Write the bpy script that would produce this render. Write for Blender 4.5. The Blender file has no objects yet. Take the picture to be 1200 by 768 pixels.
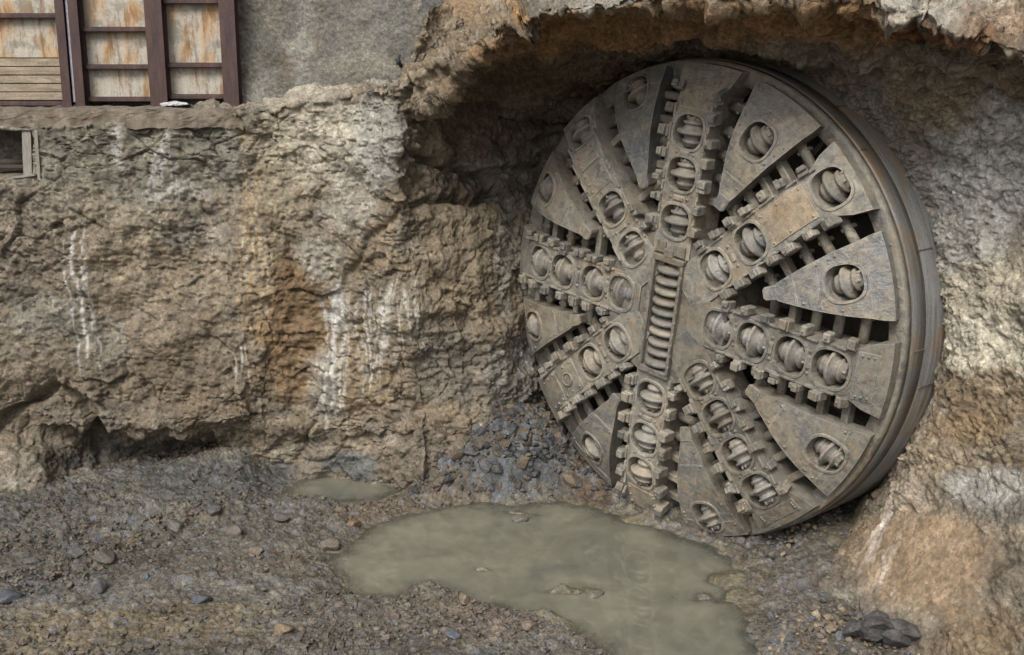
import bpy, bmesh, math, random
import numpy as np
from mathutils import Vector, Matrix
from mathutils.geometry import delaunay_2d_cdt
rng = np.random.default_rng(7); random.seed(7)
scene = bpy.context.scene
COL = scene.collection
A = np.array

# ------------------------------------------------------------------ camera model (used to lay the place out in metres)
F_PX, PITCH, CAM_H = 1302.7, 0.22025, 6.3
CT, ST = math.cos(PITCH), math.sin(PITCH)
YAW = 0.83494                       # heading of the machine's face
DISC = A([2.078, 14.961, 3.224])    # centre of the face
DV = A([math.cos(YAW), -math.sin(YAW), 0.0]); NV = A([-math.sin(YAW), -math.cos(YAW), 0.0])
SPIN = math.radians(-7.87)

def ray(px, py):
    x = (np.asarray(px, float) - 600) / F_PX; y = (384 - np.asarray(py, float)) / F_PX
    return np.stack([x + 0*y, CT + y*ST + 0*x, -ST + y*CT + 0*x], -1)
def at(px, py, Y):
    v = ray(px, py); t = np.asarray(Y, float) / v[..., 1]
    return v*t[..., None] + A([0, 0, CAM_H])
def at_w(px, py, w):                # point on the plane w metres in front of the machine's face
    v = ray(px, py); c = DISC - A([0, 0, CAM_H])
    t = (c @ NV + np.asarray(w, float)) / (v @ NV)
    return v*t[..., None] + A([0, 0, CAM_H])
def at_z(px, py, z=0.0):
    v = ray(px, py); t = (z - CAM_H) / v[..., 2]
    return v*t[..., None] + A([0, 0, CAM_H])
def to_px(P):
    X, Y, Z = P[..., 0], P[..., 1], P[..., 2] - CAM_H
    dep = np.maximum(Y*CT - Z*ST, 0.5); up = Y*ST + Z*CT
    return 600 + F_PX*X/dep, 384 - F_PX*up/dep

# ------------------------------------------------------------------ noise in numpy
def _h(ix, iy, iz, seed):
    h = (ix.astype(np.int64)*374761393 + iy.astype(np.int64)*668265263 + iz.astype(np.int64)*2147483647 + seed*974711) & 0xffffffff
    h = ((h ^ (h >> 13)) * 1274126177) & 0xffffffff
    h = ((h ^ (h >> 15)) * 2246822519) & 0xffffffff
    return (h ^ (h >> 16)) & 0xffffffff
def vnoise(P, seed=0):
    i = np.floor(P); f = P - i; i = i.astype(np.int64); u = f*f*f*(f*(f*6-15)+10)
    r = 0
    for dx in (0, 1):
        wx = u[:, 0] if dx else 1-u[:, 0]
        for dy in (0, 1):
            wy = u[:, 1] if dy else 1-u[:, 1]
            for dz in (0, 1):
                wz = u[:, 2] if dz else 1-u[:, 2]
                r = r + wx*wy*wz*(_h(i[:, 0]+dx, i[:, 1]+dy, i[:, 2]+dz, seed)/4294967295.0)
    return r*2-1
def fbm(P, scale, octv=4, seed=0, gain=.5, ridged=False):
    r = 0; a = 1; s = scale; tot = 0
    for k in range(octv):
        n = vnoise(P*s + 17.3*k, seed+k)
        if ridged: n = 1-2*np.abs(n)
        r = r + a*n; tot += a; a *= gain; s *= 2.07
    return r/tot
def flakes(P, cell, seed=0, tilt=.5):
    """worley cells, each a tilted facet: crumbly broken rock; returns (height, edge distance, cell random)"""
    Q = P/cell; i0 = np.floor(Q).astype(np.int64); n = len(P)
    b1 = np.full(n, 9.); b2 = np.full(n, 9.); hh = np.zeros(n); rr = np.zeros(n)
    for dx in (-1, 0, 1):
        for dy in (-1, 0, 1):
            for dz in (-1, 0, 1):
                ix, iy, iz = i0[:, 0]+dx, i0[:, 1]+dy, i0[:, 2]+dz
                h = _h(ix, iy, iz, seed); h2 = _h(ix, iy, iz, seed+91)
                o = np.stack([Q[:, 0]-ix-(h & 1023)/1023., Q[:, 1]-iy-((h >> 10) & 1023)/1023., Q[:, 2]-iz-((h >> 20) & 1023)/1023.], -1)
                d = (o*o).sum(-1)
                m = d < b1
                b2 = np.where(m, b1, np.minimum(b2, d)); b1 = np.where(m, d, b1)
                t = ((h2 & 255)/127.5-1)*o[:, 0] + (((h2 >> 8) & 255)/127.5-1)*o[:, 1] + (((h2 >> 16) & 255)/127.5-1)*o[:, 2]
                q = (h2 >> 24)/255.
                hh = np.where(m, t*tilt + (q-.5)*1.1, hh); rr = np.where(m, q, rr)
    return hh, np.sqrt(b2)-np.sqrt(b1), rr
def sstep(a, b, x):
    t = np.clip((x-a)/(b-a), 0, 1); return t*t*(3-2*t)
def lin(c):
    c = A(c, float)/255.; return np.where(c <= .04045, c/12.92, ((c+.055)/1.055)**2.4)

# ------------------------------------------------------------------ objects
def tag(o, label=None, cat=None, group=None, kind=None):
    if label: o['label'] = label
    if cat: o['category'] = cat
    if group: o['group'] = group
    if kind: o['kind'] = kind
    return o
def empty(name, loc, rz=0.0):
    o = bpy.data.objects.new(name, None); COL.objects.link(o); o.location = loc; o.rotation_euler = (0, 0, rz); o.empty_display_size = .2
    return o
def link(name, me, mat, parent=None, loc=None, rot=None):
    o = bpy.data.objects.new(name, me); COL.objects.link(o)
    if mat is not None and not me.materials: me.materials.append(mat)
    if parent: o.parent = parent
    if loc is not None: o.location = loc
    if rot is not None: o.rotation_euler = rot
    return o
def mesh_np(name, V, Fq, col=None, smooth=True, nper=4):
    me = bpy.data.meshes.new(name); V = np.ascontiguousarray(V, np.float32); Fq = np.ascontiguousarray(Fq, np.int32)
    me.vertices.add(len(V)); me.vertices.foreach_set('co', V.ravel())
    me.loops.add(Fq.size); me.loops.foreach_set('vertex_index', Fq.ravel())
    me.polygons.add(len(Fq)); me.polygons.foreach_set('loop_start', np.arange(0, Fq.size, nper, dtype=np.int32))
    me.polygons.foreach_set('loop_total', np.full(len(Fq), nper, np.int32))
    me.polygons.foreach_set('use_smooth', np.full(len(Fq), smooth, bool))
    if col is not None:
        at_ = me.attributes.new('Col', 'FLOAT_COLOR', 'POINT')
        c4 = np.ones((len(V), 4), np.float32); c4[:, :col.shape[1]] = col; at_.data.foreach_set('color', c4.ravel())
    me.update(calc_edges=True); me.validate()
    return me
class MB:
    """collects shapes into one mesh"""
    def __init__(s): s.bm = bmesh.new()
    def box(s, c, size, rot=None, bev=0.0, top=1.0):
        g = bmesh.ops.create_cube(s.bm, size=1.0); vs = g['verts']
        for v in vs:
            k = top if v.co.z > 0 else 1.0
            v.co = Vector((v.co.x*size[0]*k, v.co.y*size[1]*k, v.co.z*size[2]))
        if bev:
            es = list({e for v in vs for e in v.link_edges})
            r = bmesh.ops.bevel(s.bm, geom=es, offset=bev, segments=1, affect='EDGES', profile=.5)
            vs = list({v for f in r['faces'] for v in f.verts} | {v for v in vs if v.is_valid})
        M = Matrix.Translation(Vector(c)) @ (rot.to_4x4() if rot is not None else Matrix.Identity(4))
        for v in vs: v.co = M @ v.co
        return vs
    def lathe(s, prof, c=(0, 0, 0), axis='X', n=24, caps=True, rot=None, a0=0, a1=None):
        full = a1 is None; rings = []
        m = n if full else n+1
        for (t, r) in prof:
            ring = []
            for k in range(m):
                an = (2*math.pi*k/n) if full else a0+(a1-a0)*k/n
                p = Vector((t, r*math.cos(an), r*math.sin(an)))
                if axis == 'Y': p = Vector((p.y, p.x, p.z))
                if axis == 'Z': p = Vector((p.y, p.z, p.x))
                if rot is not None: p = rot @ p
                ring.append(s.bm.verts.new(p+Vector(c)))
            rings.append(ring)
        for a, b in zip(rings, rings[1:]):
            for k in range(m if full else m-1):
                j = (k+1) % m
                f = s.bm.faces.new((a[k], a[j], b[j], b[k])); f.smooth = True
        if caps and full:
            s.bm.faces.new(rings[0][::-1]); s.bm.faces.new(rings[-1])
    def tube(s, p0, p1, r, n=10):
        p0, p1 = Vector(p0), Vector(p1); d = p1-p0
        q = d.to_track_quat('X', 'Z').to_matrix()
        s.lathe([(0, r), (d.length, r)], p0, 'X', n, True, q)
    def done(s, name, recalc=True):
        if recalc: bmesh.ops.recalc_face_normals(s.bm, faces=s.bm.faces[:])
        me = bpy.data.meshes.new(name); s.bm.to_mesh(me); s.bm.free()
        return me
    def build(s, name, mat, parent=None, loc=None, rot=None):
        return link(name, s.done(name), mat, parent, loc, rot)

# ------------------------------------------------------------------ materials
class NT:
    def __init__(s, name):
        s.m = bpy.data.materials.new(name); s.m.use_nodes = True; s.t = s.m.node_tree; s.n = s.t.nodes; s.n.clear()
        s.out = s.n.new('ShaderNodeOutputMaterial'); s.b = s.n.new('ShaderNodeBsdfPrincipled'); s.l(s.b.outputs[0], s.out.inputs[0])
        s.co = s.n.new('ShaderNodeTexCoord').outputs['Object']
        s.geo = s.n.new('ShaderNodeNewGeometry')
    def l(s, a, b): s.t.links.new(a, b)
    def setv(s, sock, v):
        if hasattr(v, 'links'): s.l(v, sock)
        else: sock.default_value = v
    def noise(s, scale, detail=6, rough=.6, dist=0, vec=None, w3=None):
        n = s.n.new('ShaderNodeTexNoise'); n.inputs['Scale'].default_value = scale; n.inputs['Detail'].default_value = detail
        n.inputs['Roughness'].default_value = rough; n.inputs['Distortion'].default_value = dist
        v = vec or s.co
        if w3: v = s.vmap(v, w3)
        s.l(v, n.inputs['Vector']); return n.outputs['Fac']
    def vmap(s, v, sc, loc=(0, 0, 0)):
        m = s.n.new('ShaderNodeMapping'); m.inputs['Scale'].default_value = sc; m.inputs['Location'].default_value = loc; s.l(v, m.inputs['Vector']); return m.outputs[0]
    def vor(s, scale, feature='F1', vec=None, out='Distance', rnd=1):
        n = s.n.new('ShaderNodeTexVoronoi'); n.feature = feature; n.inputs['Scale'].default_value = scale; n.inputs['Randomness'].default_value = rnd
        s.l(vec or s.co, n.inputs['Vector']); return n.outputs[out]
    def ramp(s, f, stops, interp='LINEAR'):
        r = s.n.new('ShaderNodeValToRGB'); r.color_ramp.interpolation = interp; e = r.color_ramp.elements
        while len(e) < len(stops): e.new(.5)
        for k, (p, c) in enumerate(stops):
            e[k].position = p; e[k].color = tuple(c)+(1,) if hasattr(c, '__len__') else (c, c, c, 1)
        s.l(f, r.inputs[0]); return r.outputs[0]
    def mix(s, f, a, b, mode='MIX'):
        m = s.n.new('ShaderNodeMix'); m.data_type = 'RGBA'; m.blend_type = mode
        s.setv(m.inputs[0], f)
        for sock, v in ((m.inputs[6], a), (m.inputs[7], b)):
            s.setv(sock, v if hasattr(v, 'links') else tuple(v)+(1,) if len(v) == 3 else v)
        return m.outputs[2]
    def math(s, op, a, b=0.0, c=None):
        m = s.n.new('ShaderNodeMath'); m.operation = op; s.setv(m.inputs[0], a); s.setv(m.inputs[1], b)
        if c is not None: s.setv(m.inputs[2], c)
        return m.outputs[0]
    def sep(s, v):
        n = s.n.new('ShaderNodeSeparateXYZ'); s.l(v, n.inputs[0]); return n.outputs
    def bump(s, h, strength=.5, dist=.02, prev=None):
        b = s.n.new('ShaderNodeBump'); b.inputs['Strength'].default_value = strength; b.inputs['Distance'].default_value = dist
        s.l(h, b.inputs['Height'])
        if prev: s.l(prev, b.inputs['Normal'])
        return b.outputs[0]
    def fin(s, col, rough=.8, spec=.3, metal=0, normal=None):
        s.setv(s.b.inputs['Base Color'], col if hasattr(col, 'links') else tuple(col)+(1,))
        s.setv(s.b.inputs['Roughness'], rough); s.setv(s.b.inputs['Specular IOR Level'], spec); s.setv(s.b.inputs['Metallic'], metal)
        if normal: s.l(normal, s.b.inputs['Normal'])
        return s.m

def rock_mat(name, bumpk=1.0, wet=0.0, fine=1.0):
    t = NT(name); a = t.n.new('ShaderNodeAttribute'); a.attribute_name = 'Col'; c = a.outputs['Color']
    n1 = t.noise(2.3, 8, .68, .4); n2 = t.noise(13*fine, 8, .72, .3); n3 = t.noise(60*fine, 4, .7)
    c = t.mix(1, c, t.ramp(n1, [(.25, .62), (.5, .98), (.75, 1.32)]), 'MULTIPLY')
    c = t.mix(1, c, t.ramp(n2, [(.3, .55), (.5, 1.0), (.7, 1.38)]), 'MULTIPLY')  # dips of the fine noise darkened, painting crevice shade into the colour
    c = t.mix(.7, c, t.ramp(n3, [(.3, .6), (.5, 1.0), (.72, 1.4)]), 'MULTIPLY')
    # ochre and pale mineral specks
    sp = t.ramp(t.noise(5.1*fine, 9, .75, 1.2, w3=(1, 1, .7)), [(.56, 0), (.66, 1)])
    c = t.mix(t.math('MULTIPLY', sp, .22), c, lin((150, 112, 66)))
    gr = t.vor(26*fine, 'F1', out='Color'); gs = t.sep(gr)[0]; c = t.mix(.55, c, t.ramp(gs, [(0, .62), (.5, 1.0), (.9, 1.25), (1, 1.6)]), 'MULTIPLY')
    sp2 = t.ramp(t.noise(8.7*fine, 9, .78, .8), [(.60, 0), (.69, 1)])
    c = t.mix(t.math('MULTIPLY', sp2, .28), c, lin((186, 180, 168)))
    vd = t.vor(17*fine, 'F1', out='Distance'); v2 = t.vor(44*fine, 'F1')
    h = t.math('ADD', t.math('MULTIPLY', n2, 1.0), t.math('ADD', t.math('MULTIPLY', vd, .35), t.math('ADD', t.math('MULTIPLY', n3, .3), t.math('MULTIPLY', v2, .22))))
    nb = t.bump(h, min(1, .95*bumpk), .05*bumpk); t.l(t.math('MULTIPLY', a.outputs['Alpha'], min(1, .95*bumpk)), nb.node.inputs['Strength'])
    ro = t.ramp(n1, [(.35, .55-wet), (.7, .9-wet)])
    return t.fin(c, ro, .32, 0, nb)

def metal_mat(name, mud=(.235, .2, .155), steel=(.22, .228, .235), mudk=.5, ochre=.25, gloss=0.0):
    """steel plates worn bare in places and caked with drying mud in others"""
    t = NT(name); oi = t.n.new('ShaderNodeObjectInfo')
    v = t.n.new('ShaderNodeVectorMath'); v.operation = 'ADD'; t.l(t.co, v.inputs[0])
    cx = t.n.new('ShaderNodeCombineXYZ'); t.l(t.math('MULTIPLY', oi.outputs['Random'], 37.), cx.inputs[0]); t.l(t.math('MULTIPLY', oi.outputs['Random'], 11.), cx.inputs[1]); t.l(cx.outputs[0], v.inputs[1])
    co = v.outputs[0]
    n1 = t.noise(1.7, 8, .65, .5, co); n2 = t.noise(9, 8, .7, .3, co); n3 = t.noise(48, 5, .7, 0, co)
    st = t.noise(6, 6, .6, .2, t.vmap(co, (1, 1, 6)))
    mk = t.ramp(t.math('ADD', t.math('MULTIPLY', n1, .65), t.math('MULTIPLY', n2, .35)), [(.62-.34*mudk-.06, 0), (.62-.34*mudk+.07, 1)])
    sc = t.mix(1, steel, t.ramp(st, [(.3, .68), (.6, 1.12), (.75, 1.5)]), 'MULTIPLY')
    mc = t.mix(1, mud, t.ramp(n2, [(.3, .6), (.5, 1.0), (.7, 1.35)]), 'MULTIPLY')
    oc = t.ramp(t.noise(3.1, 8, .7, .8, co), [(.52, 0), (.66, 1)])
    mc = t.mix(t.math('MULTIPLY', oc, ochre), mc, lin((146, 108, 62)))
    # worn bright edges, dust settled on faces that look up, each piece a little different
    bv = t.n.new('ShaderNodeBevel'); bv.samples = 4; bv.inputs['Radius'].default_value = .022
    dp = t.n.new('ShaderNodeVectorMath'); dp.operation = 'DOT_PRODUCT'; t.l(bv.outputs[0], dp.inputs[0]); t.l(t.geo.outputs['Normal'], dp.inputs[1])
    edge = t.ramp(t.math('MULTIPLY_ADD', t.math('SUBTRACT', 1.0, dp.outputs['Value']), 3.0, t.math('MULTIPLY', t.math('SUBTRACT', n2, .5), .9)), [(.25, 0), (.6, 1)])
    nz = t.sep(t.geo.outputs['Normal'])[2]
    dust = t.ramp(t.math('ADD', nz, t.math('MULTIPLY', t.math('SUBTRACT', n2, .5), 1.2)), [(.15, 0), (.8, 1)])
    mk = t.math('MAXIMUM', mk, t.math('MULTIPLY', dust, .85))
    c = t.mix(mk, sc, mc)
    c = t.mix(t.math('MULTIPLY', dust, .35), c, (.30, .28, .235))
    c = t.mix(t.math('MULTIPLY', edge, .62), c, (.40, .39, .365))
    c = t.mix(1, c, t.ramp(oi.outputs['Random'], [(0, .70), (1, 1.2)]), 'MULTIPLY')
    c = t.mix(.6, c, t.ramp(n3, [(.3, .62), (.5, 1.0), (.72, 1.35)]), 'MULTIPLY')
    fl = t.ramp(t.noise(.9, 6, .6, .5, co), [(.46, 0), (.62, 1)]); c = t.mix(t.math('MULTIPLY', fl, .4), c, t.mix(1, c, (1.12, .92, .66), 'MULTIPLY'))
    dk = t.ramp(t.noise(5.7, 7, .7, 1.0, co), [(.55, 0), (.66, 1)])
    c = t.mix(t.math('MULTIPLY', dk, .6), c, (.075, .066, .053))
    pl = t.ramp(t.noise(14, 7, .75, .6, co), [(.62, 0), (.72, 1)])
    c = t.mix(t.math('MULTIPLY', pl, .45), c, (.40, .37, .32))
    h = t.math('ADD', t.math('MULTIPLY', n2, .8), t.math('ADD', t.math('MULTIPLY', n3, .35), t.math('MULTIPLY', mk, .35)))
    nb = t.bump(h, .8, .022)
    ro = t.math('SUBTRACT', t.mix(mk, (.36,)*3, (.62,)*3), gloss)
    return t.fin(c, ro, .5, t.math('MULTIPLY', t.math('SUBTRACT', 1.0, mk), .35), nb)
def simple_mat(name, c, var=.35, scale=8, rough=.8, spec=.3, stain=None, stk=.5, stscale=4, w3=None, bump=.5, metal=0):
    t = NT(name); n = t.noise(scale, 8, .7, .3, w3=w3); n3 = t.noise(scale*6, 4, .7)
    k = t.mix(1, c, t.ramp(n, [(.3, 1-var), (.5, 1.0), (.7, 1+var)]), 'MULTIPLY')
    k = t.mix(.5, k, t.ramp(n3, [(.3, .6), (.5, 1.0), (.7, 1.4)]), 'MULTIPLY')
    if stain is not None:
        k = t.mix(t.math('MULTIPLY', t.ramp(t.noise(stscale, 8, .7, .8, w3=w3), [(.48, 0), (.62, 1)]), stk), k, stain)
    return t.fin(k, rough, spec, metal, t.bump(t.math('ADD', n, t.math('MULTIPLY', n3, .4)), bump, .02))
# ------------------------------------------------------------------ rock sheets: a grid of control points, splined and roughened
def crom(P, counts):
    """Catmull-Rom along axis 0 of P (n,...) with counts[i] samples on interval i"""
    Pe = np.concatenate([2*P[:1]-P[1:2], P, 2*P[-1:]-P[-2:-1]], 0); out = []
    for i, n in enumerate(counts):
        t = (np.arange(n)/n).reshape((-1,)+(1,)*(P.ndim-1))
        a, b, c, d = Pe[i], Pe[i+1], Pe[i+2], Pe[i+3]
        out.append(b + .5*t*(c-a) + t*t*(a-2.5*b+2*c-.5*d) + t*t*t*(-.5*a+1.5*b-1.5*c+.5*d))
    out.append(P[-1:]); return np.concatenate(out, 0)
def sheet(C, res):
    C = A(C, float)
    lr = np.linalg.norm(np.diff(C, axis=0), axis=-1); lc = np.linalg.norm(np.diff(C, axis=1), axis=-1)
    cr = np.clip(np.ceil(np.percentile(lr, 75, axis=1)/res), 2, 400).astype(int); cc = np.clip(np.ceil(np.percentile(lc, 75, axis=0)/res), 2, 400).astype(int)
    P = crom(C, cr); P = np.swapaxes(crom(np.swapaxes(P, 0, 1), cc), 0, 1)
    gu = np.gradient(P, axis=0); gv = np.gradient(P, axis=1); N = np.cross(gu, gv); N /= np.linalg.norm(N, axis=-1, keepdims=True)+1e-9
    return P, N
def grid_faces(nr, nc):
    i = np.arange(nr*nc).reshape(nr, nc)
    return np.stack([i[:-1, :-1], i[1:, :-1], i[1:, 1:], i[:-1, 1:]], -1).reshape(-1, 4)
def splat(px, py, col, base, P, seed=0, warp=26):
    """colour zones of the rock, some lightened to look lit: (px,py,rx,ry,rgb,strength) ellipses with ragged borders"""
    w1 = fbm(P, 1.1, 5, 300+seed, .6)*warp; w2 = fbm(P, 1.1, 5, 340+seed, .6)*warp
    fine = fbm(P, 5, 4, 380+seed, .65)
    C = np.tile(lin(base), (len(P), 1)); x = px+w1; y = py+w2
    bl = sstep(.0, .35, fbm(P, .8, 5, 391+seed, .65))[:, None]*.65; C = C*(1-bl)+lin((126, 124, 117))*bl
    bl = sstep(.08, .4, fbm(P, 1.1, 5, 393+seed, .65))[:, None]*.34; C = C*(1-bl)+lin((140, 114, 78))*bl
    bl = sstep(-.1, .45, fbm(P, 2.4, 5, 395+seed, .7))[:, None]*.55; C = C*(1-bl)+lin((146, 138, 124))*bl
    bl = sstep(.0, .4, fbm(P, 3.3, 5, 397+seed, .7))[:, None]*.6; C = C*(1-bl)+lin((88, 78, 64))*bl
    for (cx, cy, rx, ry, rgb, k) in col:
        d = np.sqrt(((x-cx)/rx)**2+((y-cy)/ry)**2) + fine*.35
        m = (k*(1-sstep(.65, 1.15, d)))[:, None]
        C = C*(1-m)+lin(rgb)*m
    g = C @ A([.3, .55, .15]); C = C*.76+g[:, None]*.24
    C = C*A([.865, .865, .835])
    return C
def streak(C, px, py, P, lines, seed=0):
    n = fbm(P*A([1, 1, .35]), 3.0, 4, 500+seed, .6); g = fbm(P, 7, 4, 540+seed, .7)
    n2 = fbm(P*A([1, 1, .8]), 2.2, 4, 560+seed, .6)
    lines = [([(x+ox, y+oy) for x, y in pts], wd*w_, rgb, k*k_) for (pts, wd, rgb, k) in lines for (ox, oy, w_, k_) in ((0, 0, .65, 1), (-9, 14, .42, .7), (8, -10, .5, .7), (15, 22, .32, .5))]
    for (pts, wd, rgb, k) in lines:
        p = A(pts, float)
        cx = np.interp(py, p[:, 1], p[:, 0]); inside = (py > p[0, 1]) & (py < p[-1, 1])
        d = np.abs(px-cx+n*11)/(wd*(.65+.9*np.clip(n2+.4, 0, 1.2))) + g*.95 - .1
        fade = sstep(p[0, 1], p[0, 1]+15, py)*(1-sstep(p[-1, 1]-25, p[-1, 1], py))
        m = (.85*k*inside*fade*(1-sstep(.1, 1.15, d)))[:, None]
        C = C*(1-m)+lin(rgb)*m
    return C
def blob(px, py, cx, cy, rx, ry, a=.6, b=1.2):
    return 1-sstep(a, b, np.sqrt(((px-cx)/rx)**2+((py-cy)/ry)**2))

def roughen(P, N, px, py, rough, big=.22, lumps=.07, seed=0):
    """P,N flat arrays; rough 0..1 how broken the surface is"""
    d = fbm(P, .55, 4, seed, .5)*big + fbm(P, 1.15, 3, seed+5, .5)*big*.55
    d += fbm(P, 2.1, 4, seed+10, .55)*lumps*1.9
    rough = rough*np.clip(.75+.9*fbm(P, 1.7, 3, seed+60), .15, 1.5)
    rd = fbm(P*A([1, 1, 1.25]), 3.0, 4, seed+20, .55, ridged=True); d += rd*lumps*.55
    f1, e1, r1 = flakes(P*A([1, 1, 1.35])+.09*np.stack([fbm(P, 6, 2, seed+31)]*3, -1), .21, seed+30, .75)
    f2, e2, r2 = flakes(P*A([1, 1, 1.5])+.05*np.stack([fbm(P, 10, 2, seed+33)]*3, -1), .095, seed+40, .8)
    f0, e0, r0 = flakes(P*A([1, 1, 1.2])+.25*np.stack([fbm(P, 1.6, 3, seed+34)]*3, -1), .75, seed+35, .9)
    broken = sstep(-.15, .25, fbm(P, .7, 3, seed+36))
    d += (.25+.75*broken)*f0*.10
    crk = (1-sstep(0, .045, e0+.02*fbm(P, 9, 3, seed+37)))*broken; d -= crk*.05
    smooth = sstep(-.05, .3, fbm(P, .9, 4, seed+38, .6)); rough = rough*(1-.8*smooth)
    d += rough*(f1*.07 - .03*(1-sstep(0, .16, e1)))
    d += (.12+.75*rough)*(f2*.028 - .012*(1-sstep(0, .2, e2)))
    d += fbm(P, 22, 2, seed+50)*.016
    d -= .05*sstep(.55, .8, fbm(P*A([1, 1, 1.6]), 5, 4, seed+70, .6, ridged=True))
    return d, r1, r2

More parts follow.
